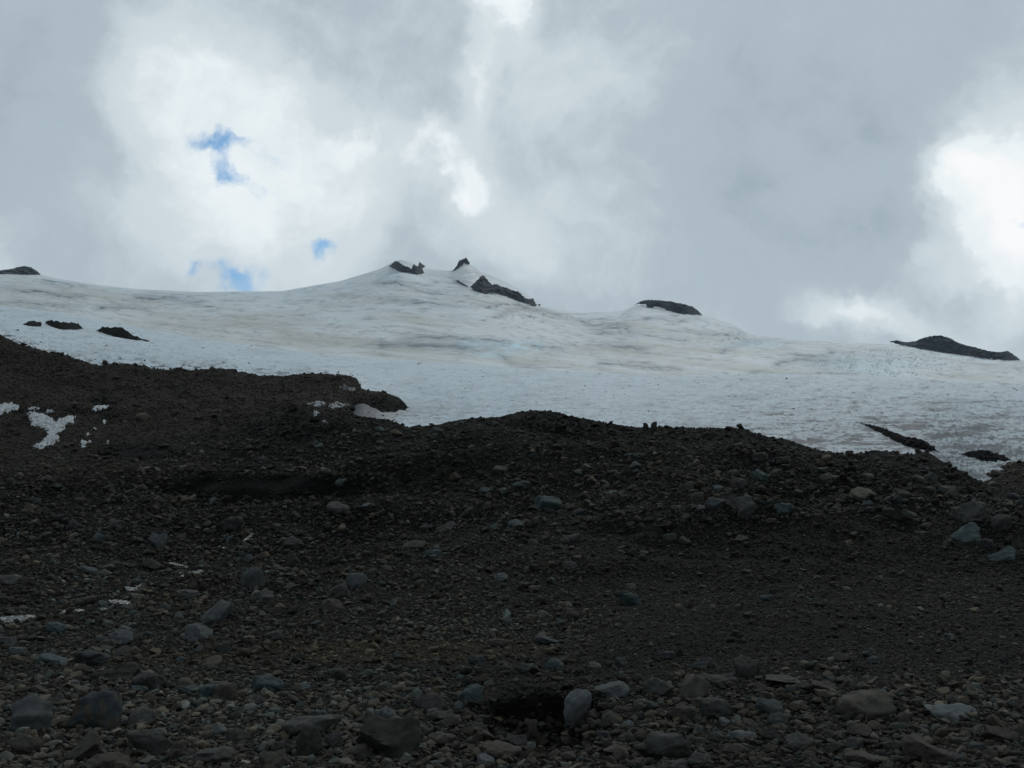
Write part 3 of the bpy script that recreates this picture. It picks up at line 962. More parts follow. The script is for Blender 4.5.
# snow left in the gullies
SNOWP = [
    ('white snow patch at the left frame edge on the moraine', P(0, 350, 5.12, [(-20, 285), (20, 272), (60, 272), (105, 290), (80, 312), (30, 322), (0, 335), (-20, 335)])),
    ('branching white snow patch in the left gully, largest of the snow patches', P(0, 350, 5.12, [(130, 325), (170, 318), (220, 330), (270, 350), (275, 370), (320, 350), (355, 335), (388, 340), (375, 375), (335, 390), (328, 410), (300, 430), (305, 465), (250, 490), (210, 512), (160, 495), (200, 480), (235, 450), (240, 415), (215, 400), (160, 385), (150, 350)])),
    ('small snow scrap touching the upper left end of the branching patch', P(0, 350, 5.12, [(140, 300), (170, 292), (200, 300), (175, 312)])),
    ('small snow scrap just above the middle of the branching patch', P(0, 350, 5.12, [(225, 322), (245, 308), (275, 312), (250, 328)])),
    ('thin slanting snow strip to the right of the branching patch', P(0, 350, 5.12, [(450, 318), (490, 290), (550, 284), (562, 293), (520, 305), (485, 318)])),
    ('rounded snow scrap, lowest of those below the thin slanting strip', P(0, 350, 5.12, [(408, 490), (415, 468), (435, 462), (448, 478), (430, 502)])),
    ('flat snow fleck directly above the rounded snow scrap', P(0, 350, 5.12, [(430, 430), (450, 424), (468, 432), (448, 440)])),
    ('tiny snow fleck touching the right side of the rounded scrap', P(0, 350, 5.12, [(445, 468), (456, 460), (468, 468), (456, 474)])),
    ('tiny snow fleck halfway between the slanting strip and the rounded scrap', P(0, 350, 5.12, [(470, 406), (482, 400), (494, 407)])),
    ('snow fleck right below the right end of the slanting strip', P(0, 350, 5.12, [(520, 370), (535, 360), (550, 370), (535, 378)])),
    ('tiny snow fleck standing alone farther right of the rounded scrap', P(0, 350, 5.12, [(540, 478), (552, 470), (562, 478), (552, 484)])),
    ('dirty snow patch in dark rubble, left of two side by side', P(200, 350, 5.12, [(550, 276), (600, 264), (645, 268), (640, 284), (600, 290)])),
    ('dirty snow patch in dark rubble, right of two side by side', P(200, 350, 5.12, [(655, 288), (690, 270), (765, 278), (740, 290), (680, 299)])),
    ('small bright snow scrap below the two side by side dirty patches', P(200, 350, 5.12, [(570, 330), (585, 312), (612, 325), (590, 342)])),
    ('faint snow scrap lowest in the dark rubble below the spit', P(200, 350, 5.12, [(620, 370), (640, 362), (655, 373)])),
    ('small dirty snow scrap in the black crest above the snow pocket', P(200, 350, 5.12, [(715, 190), (735, 178), (765, 188), (800, 200), (775, 212), (745, 205)])),
]
for i_, (lab, ps) in enumerate(SNOWP):
    draped('snow_patch', [ps], hit, 0.28, M_DIRTYSNOW if ('dirty' in lab or 'faint' in lab) else M_PATCH, lab, 'snow patch', 'snow patches left on the moraine', seed=60 + 7 * i_, rag=1.5, step=0.3, maxjump=1.25, dome=1.8, ragscale=3.2)

# the trickle of melt water
WAT = [P(200, 480, 5.12, [(205, 320), (230, 300), (262, 268), (282, 272), (255, 300), (215, 326)]), P(200, 480, 5.12, [(85, 340), (110, 330), (135, 345), (120, 352)]),
       P(0, 480, 5.12, [(920, 492), (970, 470), (1030, 458), (1045, 466), (990, 482), (930, 500)]), P(0, 480, 5.12, [(845, 428), (885, 420), (905, 426), (960, 440), (965, 450), (900, 436)]),
       P(0, 480, 5.12, [(610, 545), (650, 545), (690, 550), (735, 522), (738, 540), (700, 566), (650, 566)]), P(0, 480, 5.12, [(540, 618), (600, 612), (670, 622), (670, 634), (600, 640), (560, 632)]),
       P(0, 480, 5.12, [(295, 690), (320, 668), (380, 662), (450, 664), (450, 674), (380, 676), (330, 682)]), P(0, 480, 5.12, [(-30, 705), (30, 700), (110, 695), (185, 690), (190, 700), (130, 722), (60, 732), (-30, 728)]),
       P(0, 480, 5.12, [(160, 732), (190, 730), (200, 740), (170, 742)]), P(0, 480, 5.12, [(490, 660), (530, 655), (565, 658), (540, 668)])]
draped('stream', WAT, hit, 0.05, M_WATER, None, None, seed=90, rag=0.35, step=0.3, maxjump=1.3, kind='structure', dome=0.8)


# ------------------------------------------------------------------ stones
def ico(sub):
    bm = bmesh.new()
    bmesh.ops.create_icosphere(bm, subdivisions=sub, radius=1.0)
    bm.verts.ensure_lookup_table()
    V = np.array([v_.co[:] for v_ in bm.verts])
    F = np.array([[v_.index for v_ in f_.verts] for f_ in bm.faces])
    bm.free()
    return V, F


def stone_shape(V, rs, cuts, lo=0.55, hi=0.92, rough=0.06):
    V = V.copy()
    for _ in range(cuts):
        n_ = rs.normal(size=3)
        n_ /= np.linalg.norm(n_)
        d_ = rs.uniform(lo, hi)
        pr = V @ n_
        over_ = np.clip(pr - d_, 0, None)
        V -= over_[:, None] * n_ * 0.96
    k_ = rs.uniform(0, 50)
    r_ = 1 + rough * fbm(V[:, 0] * 1.6 + k_, V[:, 1] * 1.6 + V[:, 2] * 1.3, 4, 0.6, int(k_)) \
        + rough * 0.5 * fbm(V[:, 2] * 4 + k_, V[:, 0] * 4 - V[:, 1] * 3, 3, 0.6, int(k_) + 9)
    V *= r_[:, None]
    V -= (V.max(0) + V.min(0)) / 2
    V /= (V.max(0) - V.min(0)) / 2
    return V


V4, F4 = ico(4)
rs = np.random.default_rng(21)
PROTO = {'angular': [], 'rounded': []}
for i_ in range(14):
    PROTO['angular'].append(stone_shape(V4, rs, 11, 0.42, 0.80, 0.17))
for i_ in range(8):
    PROTO['rounded'].append(stone_shape(V4, rs, 12, 0.60, 0.92, 0.15))
MESHES = {}
for kk, lst in PROTO.items():
    for i_, Vp in enumerate(lst):
        for cn, mt in MR.items():
            pass
        MESHES[(kk, i_)] = mesh_np('boulder', Vp, F4, MR['grey'], True, link=False)

# x, y of the middle, width, height in the photograph, colour, form, own label, how others refer to it
B = [
 (156, 540, 20, 16, 'slate', 'a', 'blue-grey blocky boulder above the stream glints on the left slope', 'blue-grey block above the stream'),
 (86, 601, 24, 9, 'brown', 'a', None, None), (87, 570, 17, 7, 'slate', 'r', None, None), (115, 524, 13, 8, 'grey', 'a', None, None),
 (186, 595, 27, 10, 'grey', 'r', 'low grey boulder lying just below the brightest stream glint', 'low grey boulder below the glints'), (10, 580, 26, 9, 'grey', 'a', None, None),
 (150, 565, 22, 12, 'brown', 'a', None, None), (114, 565, 15, 8, 'grey', 'r', None, None), (98, 538, 13, 9, 'teal', 'a', None, None),
 (252, 578, 22, 20, 'slate', 'a', 'dark pyramid shaped boulder on the left, right of the stream', 'pyramid boulder right of the stream'),
 (214, 612, 27, 22, 'slate', 'a', 'big square slate boulder low on the left, below the pyramid boulder', 'big square slate boulder'),
 (337, 507, 23, 13, 'grey', 'r', 'grey boulder just below the right end of the black scarp', 'grey boulder below the black scarp'),
 (366, 505, 15, 5, 'pale', 'a', None, None), (294, 543, 20, 12, 'grey', 'a', 'slanting grey boulder on the open slope below the black scarp', 'slanting grey boulder'),
 (356, 581, 20, 15, 'slate', 'r', 'rounded blue-grey boulder, right one of the touching pair', 'right boulder of the touching pair'),
 (339, 591, 20, 14, 'grey', 'r', 'rounded grey boulder, left one of the touching pair', 'left boulder of the touching pair'),
 (293, 560, 16, 12, 'dark', 'a', None, None), (289, 586, 12, 7, 'grey', 'a', None, None), (331, 605, 20, 12, 'brown', 'r', None, None), (248, 558, 10, 8, 'slate', 'r', None, None),
 (341, 482, 12, 8, 'slate', 'a', None, None), (231, 523, 22, 13, 'dark', 'r', None, None),
 (521, 485, 19, 8, 'teal', 'r', 'greenish oval boulder high on the middle slope under the ridge', 'greenish oval boulder under the ridge'),
 (486, 490, 15, 6, 'teal', 'r', None, None),
 (550, 503, 27, 14, 'teal', 'r', 'broad greenish dome boulder, largest on the upper middle slope', 'broad greenish dome boulder'),
 (514, 523, 19, 8, 'teal', 'a', 'flat greenish slab with a dark underside in the middle of the slope', 'flat greenish slab'),
 (496, 525, 12, 8, 'teal', 'a', None, None), (445, 526, 20, 10, 'grey', 'a', None, None), (573, 539, 18, 10, 'grey', 'a', 'tilted grey block right of the flat greenish slab', 'tilted grey block'),
 (433, 553, 17, 8, 'teal', 'r', 'pale greenish oval boulder at mid slope, left of centre', 'pale greenish oval boulder'), (501, 577, 14, 8, 'slate', 'r', None, None), (533, 542, 10, 7, 'grey', 'r', None, None),
 (530, 619, 13, 8, 'tan', 'r', 'tan rounded stone at the foot of the slope in the centre', 'tan stone at the slope foot'), (543, 613, 15, 5, 'tan', 'a', None, None), (535, 589, 12, 7, 'brown', 'r', None, None),
 (94, 711, 48, 36, 'two', 'a', 'large angular two-tone boulder, tan and blue-grey, at lower left', 'large two-tone boulder'),
 (88, 658, 35, 15, 'slate', 'a', 'wide slate boulder on the left above the flat dark brown rock', 'wide slate boulder'),
 (20, 715, 44, 34, 'slate', 'a', 'big blue-grey boulder at the lower left edge', 'big blue-grey boulder at the edge'),
 (50, 659, 27, 9, 'teal', 'r', None, None), (15, 652, 20, 9, 'slate', 'r', None, None), (2, 643, 20, 12, 'slate', 'a', None, None), (119, 637, 22, 14, 'slate', 'r', None, None),
 (196, 633, 29, 16, 'slate', 'a', 'blue-grey boulder just below the big square slate boulder', 'blue-grey boulder below the square one'),
 (106, 644, 15, 8, 'brown', 'r', None, None), (121, 652, 18, 10, 'dark', 'a', None, None), (110, 673, 46, 16, 'dark', 'a', 'long flat dark brown rock above the two-tone boulder', 'long flat dark rock'),
 (146, 682, 32, 17, 'grey', 'a', None, None), (137, 690, 17, 8, 'teal', 'r', None, None), (190, 690, 27, 8, 'teal', 'a', None, None), (54, 628, 19, 10, 'teal', 'r', None, None),
 (80, 690, 14, 7, 'tan', 'r', None, None), (84, 748, 36, 26, 'brown', 'a', 'brown broken boulder directly below the large two-tone boulder', 'brown boulder at lower left'),
 (97, 725, 10, 8, 'pale', 'r', None, None), (150, 744, 52, 22, 'grey', 'a', 'wide grey rock ledge at the bottom left', 'wide grey ledge'), (100, 764, 56, 16, 'brown', 'a', None, None),
 (178, 752, 26, 18, 'brown', 'a', None, None), (52, 700, 16, 10, 'grey', 'a', None, None), (40, 690, 18, 8, 'brown', 'a', None, None),
 (266, 685, 29, 15, 'teal', 'r', 'greenish domed boulder with a brown foot, left of centre near the bottom', 'greenish domed boulder'),
 (207, 692, 23, 13, 'teal', 'r', None, None), (222, 693, 28, 18, 'brown', 'r', None, None), (222, 647, 17, 10, 'grey', 'r', 'smooth light grey stone right of the blue-grey boulder', 'smooth light grey stone'),
 (309, 728, 54, 18, 'grey', 'r', 'long smooth grey boulder lying level near the bottom', 'long smooth grey boulder'), (308, 743, 24, 27, 'dark', 'r', 'upright dark boulder in front of the long smooth grey one', 'upright dark boulder'),
 (301, 688, 16, 8, 'teal', 'r', None, None), (317, 715, 17, 8, 'slate', 'r', None, None), (385, 714, 19, 10, 'slate', 'r', None, None), (368, 716, 16, 9, 'tan', 'a', None, None), (372, 701, 9, 7, 'teal', 'r', None, None),
 (386, 738, 62, 40, 'dark', 'a', 'largest dark mound-like boulder at the bottom, left of centre', 'largest dark boulder'), (272, 761, 28, 20, 'brown', 'a', None, None),
 (358, 752, 26, 12, 'brown', 'r', None, None), (335, 675, 23, 12, 'dark', 'r', None, None), (274, 635, 17, 9, 'grey', 'r', None, None), (212, 756, 44, 14, 'grey', 'a', None, None), (284, 748, 28, 14, 'dark', 'a', None, None),
 (333, 742, 18, 14, 'grey', 'a', None, None), (236, 738, 26, 14, 'dark', 'a', None, None), (255, 700, 14, 8, 'grey', 'a', None, None),
 (579, 708, 28, 31, 'pale', 'a', 'pale grey boulder perched at the right rim of the dark hollow', 'pale boulder at the hollow rim'),
 (478, 731, 18, 14, 'grey', 'r', 'egg shaped grey stone below the dark hollow, left of a brown one', 'egg shaped grey stone'), (496, 732, 20, 12, 'brown', 'r', None, None),
 (532, 734, 26, 26, 'brown', 'a', 'cone shaped brown boulder inside the mouth of the dark hollow', 'cone boulder in the hollow'), (442, 716, 22, 10, 'grey', 'a', None, None), (486, 760, 17, 10, 'pale', 'r', None, None),
 (437, 764, 13, 5, 'pale', 'r', None, None), (500, 752, 38, 16, 'brown', 'r', None, None), (427, 705, 34, 17, 'dark', 'a', None, None), (476, 660, 16, 9, 'slate', 'r', None, None), (549, 640, 27, 9, 'slate', 'a', None, None),
 (497, 643, 19, 8, 'brown', 'r', None, None), (595, 666, 12, 8, 'tan', 'r', 'small pale tan stone above the boulder at the hollow rim', 'small pale tan stone'), (424, 733, 15, 12, 'grey', 'r', None, None), (441, 741, 26, 12, 'brown', 'r', None, None),
 (482, 720, 17, 8, 'dark', 'r', None, None), (527, 669, 17, 10, 'slate', 'r', None, None), (556, 664, 18, 9, 'teal', 'a', None, None), (452, 722, 22, 12, 'brown', 'a', None, None), (515, 742, 22, 14, 'grey', 'a', None, None),
 (613, 690, 32, 14, 'pale', 'r', 'long pale boulder on the bank edge right of the hollow', 'long pale boulder on the bank'), (660, 689, 29, 18, 'grey', 'r', 'rounded grey boulder on the bank edge, left of the brown block', 'rounded grey bank boulder'),
 (696, 688, 28, 22, 'brown', 'a', 'upright brown block on the bank edge under a leaning slab', 'upright brown block'), (720, 680, 38, 12, 'grey', 'a', 'thin grey slab leaning on the upright brown block', 'thin leaning slab'),
 (717, 709, 27, 19, 'grey', 'r', 'round grey boulder in the dark soil below the leaning slab', 'round grey boulder'), (745, 737, 23, 9, 'pale', 'r', 'pale bluish oval stone in the dark foreground soil right of centre', 'pale bluish oval stone'),
 (667, 748, 54, 24, 'grey', 'a', 'broad low grey boulder at the bottom right of centre', 'broad low grey boulder'), (779, 720, 19, 12, 'grey', 'r', None, None), (612, 719, 19, 10, 'grey', 'r', None, None), (686, 715, 25, 15, 'brown', 'r', None, None),
 (725, 721, 10, 6, 'pale', 'r', None, None), (700, 664, 20, 9, 'slate', 'a', None, None), (668, 655, 15, 7, 'slate', 'r', None, None), (621, 662, 12, 9, 'slate', 'a', None, None), (748, 668, 25, 22, 'dark', 'r', 'round dark boulder alone on the smooth gravel above the bank', 'round dark boulder'),
 (785, 681, 38, 9, 'grey', 'a', None, None), (603, 735, 13, 7, 'slate', 'r', None, None), (737, 750, 25, 9, 'brown', 'a', None, None), (703, 762, 24, 14, 'grey', 'a', None, None), (675, 766, 28, 9, 'grey', 'r', None, None),
 (772, 736, 18, 12, 'grey', 'a', None, None), (764, 757, 15, 9, 'brown', 'a', None, None), (700, 703, 16, 9, 'brown', 'r', None, None), (626, 739, 18, 9, 'grey', 'a', None, None), (616, 752, 26, 10, 'brown', 'a', None, None),
 (866, 706, 48, 24, 'brown', 'r', 'broad brown boulder with a greenish slab across its top at lower right', 'broad brown boulder at lower right'), (874, 694, 34, 9, 'teal', 'a', 'greenish slab lying on top of the broad brown boulder', 'greenish slab on the brown boulder'),
 (957, 713, 48, 14, 'pale', 'a', 'long pale slab in the dark soil at the lower right', 'long pale slab'), (931, 750, 44, 24, 'brown', 'a', 'bulky brown boulder at the bottom right under the long pale slab', 'bulky brown boulder'),
 (903, 718, 15, 10, 'brown', 'r', None, None), (957, 758, 19, 9, 'slate', 'r', None, None), (1003, 735, 32, 15, 'brown', 'a', None, None), (826, 728, 19, 10, 'grey', 'r', None, None), (831, 736, 14, 9, 'grey', 'r', None, None),
 (855, 745, 20, 12, 'grey', 'r', None, None), (860, 732, 27, 12, 'brown', 'a', None, None), (894, 746, 19, 9, 'grey', 'r', None, None), (823, 687, 29, 12, 'brown', 'a', None, None), (806, 687, 22, 8, 'grey', 'a', None, None),
 (874, 660, 12, 6, 'slate', 'r', None, None), (860, 666, 10, 8, 'grey', 'r', None, None), (918, 702, 16, 8, 'grey', 'r', None, None), (955, 700, 11, 7, 'grey', 'r', None, None), (999, 702, 15, 6, 'slate', 'a', None, None),
 (982, 748, 27, 11, 'slate', 'a', None, None), (872, 758, 44, 11, 'brown', 'a', None, None), (898, 760, 14, 7, 'grey', 'r', None, None), (1020, 733, 14, 14, 'brown', 'r', None, None), (838, 748, 18, 9, 'grey', 'r', None, None),
 (747, 505, 31, 20, 'grey', 'a', 'big grey dome boulder on the upper right slope under the ridge', 'big grey dome boulder'), (760, 474, 19, 12, 'teal', 'a', 'greenish pyramid boulder just under the ridge crest on the right', 'greenish pyramid boulder'),
 (785, 508, 20, 11, 'teal', 'r', 'greenish boulder right of the big grey dome boulder', 'greenish boulder by the dome boulder'), (718, 503, 21, 12, 'slate', 'r', 'blue-grey boulder left of the big grey dome boulder', 'blue-grey boulder by the dome boulder'), (689, 486, 13, 10, 'grey', 'r', None, None), (701, 507, 11, 6, 'slate', 'a', None, None),
 (739, 482, 16, 9, 'grey', 'r', None, None), (637, 455, 8, 5, 'teal', 'r', None, None), (628, 454, 9, 4, 'teal', 'a', None, None), (698, 497, 14, 10, 'grey', 'a', None, None), (677, 508, 12, 7, 'grey', 'r', None, None), (784, 460, 15, 8, 'dark', 'a', None, None),
 (646, 426, 5, 7, 'dark', 'r', 'left one of two small pointed stones standing on the ridge crest', None), (654, 425.5, 6, 9, 'dark', 'r', 'right one of two small pointed stones standing on the ridge crest', None),
 (968, 532, 31, 18, 'teal', 'a', 'pale greenish boulder, front one of the cluster at the right end of the ridge', 'front boulder of the right cluster'), (975, 511, 33, 20, 'grey', 'r', 'large grey boulder, rear one of the cluster at the right end of the ridge', 'rear boulder of the right cluster'),
 (1004, 522, 20, 15, 'grey', 'a', 'angular grey boulder at the right frame edge beside the ridge cluster', None), (1015, 496, 11, 7, 'slate', 'r', None, None), (869, 503, 11, 6, 'teal', 'a', None, None), (846, 497, 12, 7, 'grey', 'r', None, None),
 (1005, 553, 26, 13, 'teal', 'a', 'greenish flat boulder at the right edge below the ridge cluster', 'greenish boulder at the right edge'), (903, 516, 36, 16, 'dark', 'a', 'wide dark boulder left of the cluster at the right end of the ridge', 'wide dark boulder left of the cluster'), (988, 543, 16, 9, 'slate', 'a', None, None),
 (704, 586, 8, 3, 'pale', 'a', None, None), (767, 598, 12, 6, 'teal', 'r', None, None), (630, 599, 20, 11, 'teal', 'a', 'greenish boulder alone on the gravel slope right of centre', 'greenish boulder on the gravel slope'), (880, 579, 12, 7, 'grey', 'r', None, None), (741, 538, 14, 7, 'grey', 'a', None, None),
 (869, 476, 12, 7, 'grey', 'r', None, None), (830, 477, 20, 9, 'brown', 'a', None, None), (919, 478, 12, 7, 'grey', 'r', None, None), (930, 490, 14, 8, 'grey', 'a', None, None), (951, 488, 12, 7, 'grey', 'a', None, None), (905, 494, 14, 8, 'grey', 'r', None, None),
 (580, 512, 14, 6, 'slate', 'a', None, None), (413, 544, 24, 8, 'dark', 'a', None, None), (670, 537, 13, 8, 'grey', 'r', None, None),
]

R = np.random.default_rng(5)
stones = []                      # X, Y, z, half-width, half-height, colour, form, label, ref, px, py
for (x, y, w_, h_, cn, fm, lab, ref) in B:
    base = min(y + h_ * 0.5, 800)
    hx, hy, hz, ok = hit(np.array([x]), np.array([base]))
    if not ok[0]:
        hx, hy, hz, ok = hit(np.array([x]), np.array([base + 3]))
    X_, Y_, z_ = float(hx[0]), float(hy[0]), float(hz[0])
    pxm = Y_ / (FPX * CP)
    stones.append([X_, Y_ + 0.2 * w_ * pxm, z_, w_ * 0.5 * pxm, h_ * 0.5 * pxm, cn, fm, lab, ref, x, y, w_])

HP = np.array([(s_[9], s_[10], s_[11]) for s_ in stones])
# further boulders, scattered where the photograph is bouldery
need = 300 - len(stones)
tries = 0
while need > 0 and tries < 20000:
    tries += 1
    x, y = R.uniform(-10, 1034), R.uniform(430, 775)
    dens = 0.12 + 0.9 * sstep(np.array(y), 670, 740) + 0.6 * math.exp(-((x - 850) / 160) ** 2 - ((y - 485) / 28) ** 2) + 0.5 * math.exp(-((x - 120) / 200) ** 2 - ((y - 640) / 50) ** 2)
    if x > 600 and 530 < y < 675:
        dens *= 0.25
    if R.uniform() > dens:
        continue
    w_ = float(np.clip(8.0 * (R.pareto(2.6) + 1), 8, 26)) * (1.0 if y > 690 else 0.9)
    if np.min(np.hypot(HP[:, 0] - x, (HP[:, 1] - y) * 1.6) - 0.5 * HP[:, 2]) < w_ * 0.45:
        continue
    if 472 < x < 605 and 676 < y < 738:
        continue
    h_ = w_ * R.uniform(0.42, 0.72)
    hx, hy, hz, ok = hit(np.array([x]), np.array([y + h_ / 2]))
    if not ok[0] or hy[0] > 104:
        continue
    cn = R.choice(['grey', 'slate', 'teal', 'tan', 'brown', 'pale', 'dark'], p=[.34, .13, .10, .06, .25, .03, .09])
    pxm = float(hy[0]) / (FPX * CP)
    stones.append([float(hx[0]), float(hy[0]) + 0.2 * w_ * pxm, float(hz[0]), w_ * .5 * pxm, h_ * .5 * pxm, str(cn), 'r' if R.uniform() < .5 else 'a', None, None, x, y, w_])
    HP = np.vstack([HP, [x, y, w_]])
    need -= 1

refs = [(s_[9], s_[10], s_[8]) for s_ in stones if s_[8]]
COLW = {'grey': 'grey', 'slate': 'blue-grey', 'teal': 'greenish', 'tan': 'tan', 'brown': 'brown', 'pale': 'pale', 'dark': 'dark', 'two': 'two-tone'}
usedl = set(s_[7] for s_ in stones if s_[7])
MID = stones
for s_ in stones:
    if s_[7]:
        continue
    x, y = s_[9], s_[10]
    fw = 'flat' if s_[4] < 0.45 * s_[3] else ('rounded' if s_[6] == 'r' else 'angular')
    size = 'small' if s_[11] < 14 else ('mid-sized' if s_[11] < 24 else 'large')
    cand = sorted(refs, key=lambda r_: math.hypot(r_[0] - x, r_[1] - y))
    done = False
    for far in ('just', 'a little', 'some way', 'farther', 'well'):
        for rx, ry, rn in cand[:9]:
            dx, dy = x - rx, y - ry
            ang = math.degrees(math.atan2(-dy, dx)) % 360
            dn = ['right of', 'above and right of', 'above', 'above and left of', 'left of', 'below and left of', 'below', 'below and right of'][int((ang + 22.5) // 45) % 8]
            dist = math.hypot(dx, dy)
            fr = 'just' if dist < 32 else ('a little' if dist < 60 else ('some way' if dist < 100 else ('farther' if dist < 160 else 'well')))
            if fr != far:
                continue
            L = f'{size} {COLW[s_[5]]} {fw} stone {fr} {dn} the {rn}'
            if L not in usedl and len(L.split()) <= 16:
                usedl.add(L)
                s_[7] = L
                done = True
                break
        if done:
            break
for i_, s_ in enumerate(stones):
    kk = 'rounded' if s_[6] == 'r' else 'angular'
    vi_ = int(R.integers(0, len(PROTO[kk])))
    o = bpy.data.objects.new('boulder', MESHES[(kk, vi_)])
    COL.objects.link(o)
    o.material_slots[0].link = 'OBJECT'
    o.material_slots[0].material = MR[s_[5]]
    hw, hh_ = s_[3], s_[4] * 1.36
    dep = hw * float(R.uniform(0.75, 1.05))
    zt = float(hgt(s_[0], s_[1]))
    # half its height shows: the stone is bedded in the gravel
    zc = s_[2] + hh_ * 0.48
    zc = min(zc, zt + hh_ * 0.7)
    if s_[5] == 'teal' and s_[9] == 874:      # slab resting on the brown boulder
        zc = s_[2] + hh_ * 0.4 
    o.location = (s_[0], s_[1], zc)
    o.scale = (hw * 1.04, dep, hh_)
    o.rotation_euler = (float(R.uniform(-.08, .08)), float(R.uniform(-.1, .1)), float(R.uniform(-.35, .35)) + (math.pi if R.uniform() < .5 else 0))
    tag(o, s_[7] or 'stone embedded in the grey gravel of the moraine slope', 'boulder', 'boulders strewn over the moraine')

# ---- the countless smaller stones
def zone_at(X, Y):
    ci = np.clip(np.rint((X / Y - TC[0]) / (TC[1] - TC[0])).astype(int), 0, NC - 1)
    ri = np.clip(np.rint(np.interp(Y, ROWS, np.arange(len(ROWS)))).astype(int), 0, len(ROWS) - 1)
    return zone[ri, ci, :3] * (Y < 230)[:, None]


V1, F1 = ico(1)
V2, F2 = ico(2)
V3, F3 = ico(3)


def scatter(name, N, sub, xr, yr, rlo, rhi, alpha, hitf, palette, dens=None, seed=1, flat=(0.5, 0.85), sink=0.17, maxY=1e9, tonemul=1.0):
    Rr = np.random.default_rng(seed)
    x = Rr.uniform(xr[0], xr[1], N)
    y = Rr.uniform(yr[0], yr[1], N)
    if dens is not None:
        k_ = Rr.uniform(size=N) < dens(x, y)
        x, y = x[k_], y[k_]
    hx, hy, hz, ok = hitf(x, y)
    ok = ok & (hy < maxY)
    x, y, hx, hy, hz = x[ok], y[ok], hx[ok], hy[ok], hz[ok]
    n_ = len(x)
    u = Rr.uniform(size=n_)
    r = (rlo ** (-alpha) + u * (rhi ** (-alpha) - rlo ** (-alpha))) ** (-1 / alpha)
    R_ = r * hy / (FPX * CP)
    base, faces = {1: (V1, F1), 2: (V2, F2), 3: (V3, F3)}[sub]
    shapes = np.stack([stone_shape(base, Rr, 10, 0.30, 0.78, 0.15 if sub > 1 else 0.0) for _ in range(24)])
    sh = shapes[Rr.integers(0, 24, n_)]
    scl = np.stack([R_ * Rr.uniform(0.8, 1.35, n_), R_ * Rr.uniform(0.8, 1.25, n_), R_ * Rr.uniform(flat[0], flat[1], n_)], 1)
    P_ = sh * scl[:, None, :]
    a_ = Rr.uniform(0, 2 * np.pi, n_)
    b_ = Rr.uniform(-0.5, 0.5, n_)
    ca, sa, cb, sb = np.cos(a_), np.sin(a_), np.cos(b_), np.sin(b_)
    x1 = P_[..., 0] * cb[:, None] + P_[..., 2] * sb[:, None]
    z1 = -P_[..., 0] * sb[:, None] + P_[..., 2] * cb[:, None]
    x2 = x1 * ca[:, None] - P_[..., 1] * sa[:, None]
    y2 = x1 * sa[:, None] + P_[..., 1] * ca[:, None]
    P_ = np.stack([x2 + hx[:, None], y2 + hy[:, None], z1 + (hz + scl[:, 2] * (1 - 2 * sink))[:, None]], -1)
    nv = base.shape[0]
    Fa = (faces[None] + (np.arange(n_) * nv)[:, None, None]).reshape(-1, 3)
    pal = np.array([p_[:3] for p_ in palette])
    pr = np.array([p_[3] for p_ in palette], float)
    c_ = pal[Rr.choice(len(pal), n_, p=pr / pr.sum())] * Rr.lognormal(-0.04, 0.34, n_)[:, None] * 0.80
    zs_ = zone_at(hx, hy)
    c_ = c_ * (1.0 + 0.5 * np.clip(fbm(hx / 13, hy / 16, 4, 0.55, 300), -1, 1))[:, None]
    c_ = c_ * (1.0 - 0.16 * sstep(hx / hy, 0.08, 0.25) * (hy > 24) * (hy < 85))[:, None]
    c_ = c_ * (1 - 0.72 * zs_[:, :1])  # stones take the same painted shade and damp as the soil
    tl_ = zs_[:, 2:3]
    c_ = c_ * (1 - tl_) + (c_ * 0.35 + np.array([0.030, 0.0262, 0.0235])) * tl_ * (1 - 0.8 * zs_[:, :1])
    c_ = c_ * (1 + zs_[:, 1:2] * np.array([0.22, 0.12, -0.10]))
    # the finest gravel matches the soil's tint where sandy
    c_ = c_ * np.array([1.20, 1.10, 0.95])
    c_ = np.clip(c_, 0.003, 0.28)
    col = np.concatenate([c_, np.ones((n_, 1))], 1)
    col = np.repeat(col, nv, 0)
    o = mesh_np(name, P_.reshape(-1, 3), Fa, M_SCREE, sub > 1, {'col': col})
    o['kind'] = 'stuff'
    return o


PAL = [(0.041, 0.042, 0.040, 5), (0.036, 0.043, 0.046, 2.2), (0.042, 0.054, 0.056, 0.9), (0.045, 0.042, 0.036, 2.6), (0.034, 0.031, 0.028, 2.5), (0.070, 0.073, 0.071, 0.35)]


PAL2 = [(0.046, 0.0455, 0.043, 5), (0.042, 0.048, 0.050, 1.5), (0.043, 0.054, 0.055, 0.6), (0.047, 0.044, 0.039, 4), (0.075, 0.075, 0.072, 0.25)]


def dens_small(x, y):
    d = np.ones_like(x)
    d *= 1 - 0.95 * sstep(np.exp(-((x - 538) / 60) ** 2 - ((y - 710) / 17) ** 2), 0.25, 0.6)
    d *= 1 - 0.97 * sstep(np.exp(-((x - 262) / 80) ** 2 - ((y - 487 - 3 * np.sin(x / 17)) / 8) ** 2), 0.15, 0.6)
    d *= 1 - 0.9 * sstep(np.exp(-((x - 140) / 34) ** 2 - ((y - 454) / 5) ** 2), 0.3, 0.7)
    for pw in WAT:
        d = np.where(inside(pw, x, y), 0.12, d)
    return d


def dens_mid(x, y):
    d = 0.35 + 0.5 * sstep(y, 600, 720) + 0.5 * np.exp(-((x - 840) / 170) ** 2 - ((y - 485) / 32) ** 2) + 0.25 * np.exp(-((x - 150) / 200) ** 2 - ((y - 600) / 80) ** 2)
    d *= np.where((x > 590) & (y > 525) & (y < 678), 0.35, 1)
    d *= np.where(y < 470, 0.6, 1) * np.where((x < 405) & (y < pl(x, RIDGE) - 2), 0.18, 1)
    return np.clip(d, 0, 1) * dens_small(x, y)


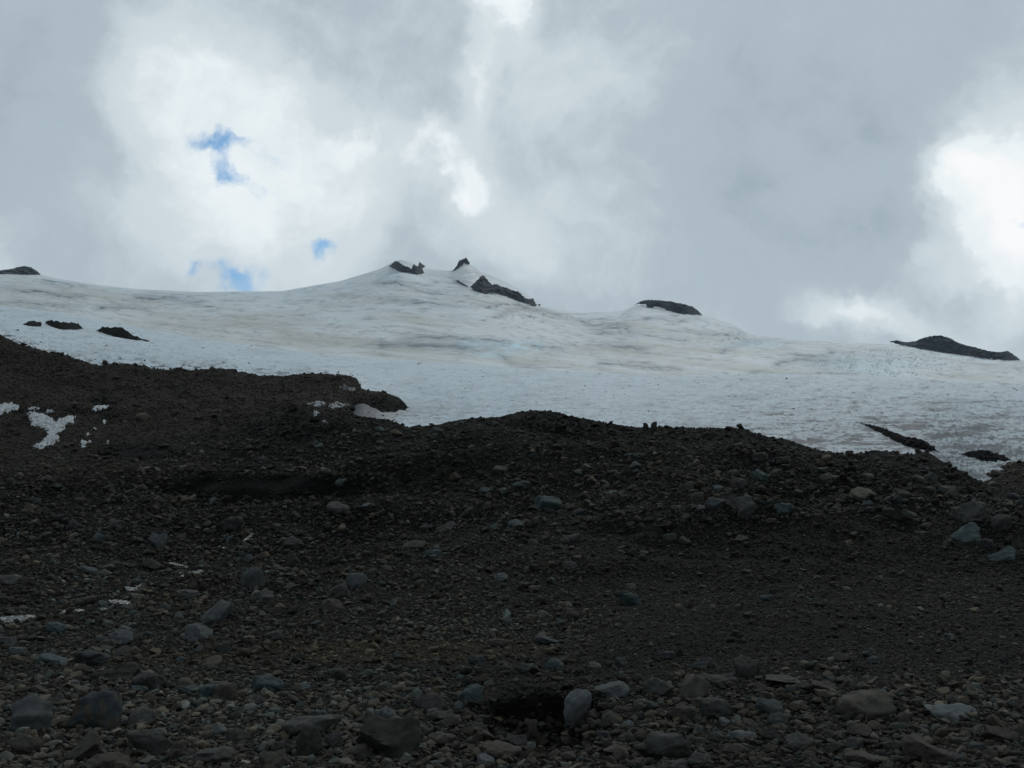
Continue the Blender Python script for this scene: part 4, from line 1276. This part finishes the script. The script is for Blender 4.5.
o = scatter('gravel', 190000, 1, (-220, 1244), (330, 830), 0.6, 1.7, 1.5, hit, PAL, dens_small, 31)
tag(o, 'fine grey brown gravel covering the whole moraine', 'gravel')
o = scatter('scree', 80000, 2, (-220, 1244), (335, 820), 1.2, 3.2, 2.0, hit, PAL, dens_mid, 32)
tag(o, 'fist sized stones packed between the boulders', 'stones')
o = scatter('rubble', 12500, 3, (-220, 1244), (400, 820), 2.6, 6.0, 2.5, hit, PAL, dens_mid, 33)
tag(o, 'knee sized stones strewn between the boulders', 'stones')


def dens_front(x, y):
    return np.clip(0.15 + sstep(y + 10 * np.sin(x / 60), 672, 712), 0, 1) * dens_small(x, y)


o = scatter('foreground_stones', 2700, 3, (-220, 1244), (650, 850), 4.2, 7.0, 2.2, hit, PAL2, dens_front, 34)
tag(o, 'rounded brown grey stones crowding the foreground between the boulders', 'stones')


def dens_ice(x, y):
    dl = np.abs(y - (pl(x, HILL) - 3))
    a_ = np.where(x < 362, 0.5 * np.exp(-(dl / 5) ** 2), 0)
    a_ = a_ + 0.02 + 0.25 * np.exp(-((x - 385) / 25) ** 2 - ((y - 415) / 8) ** 2)
    return np.clip(a_, 0, 1)


o = scatter('ice_debris', 11000, 1, (-20, 1040), (330, 470), 0.35, 1.3, 1.8, hit_ice, [(0.03, 0.03, 0.03, 1)], dens_ice, 35, flat=(0.4, 0.7))
tag(o, 'dark grit and pebbles scattered over the dirty ice edge', 'debris')

# ------------------------------------------------------------------ thin air
m = bpy.data.materials.new('thin_haze')
m.use_nodes = True
t = NT(m.node_tree)
pv = t.n('ShaderNodeVolumePrincipled', {'Color': (0.70, 0.85, 1.0, 1), 'Density': 2.6e-5, 'Anisotropy': 0.2})
t.n('ShaderNodeOutputMaterial', {'Volume': pv.outputs[0]})
bm = bmesh.new()
bmesh.ops.create_cube(bm, size=1.0)
me = bpy.data.meshes.new('haze')
bm.to_mesh(me)
bm.free()
me.materials.append(m)
o = bpy.data.objects.new('haze', me)
COL.objects.link(o)
o.scale = (18400, 18400, 1104)
o.location = (0, 0, 548)
tag(o, 'thin pale haze in the air in front of the far snow and rocks', 'haze')
o['kind'] = 'stuff'
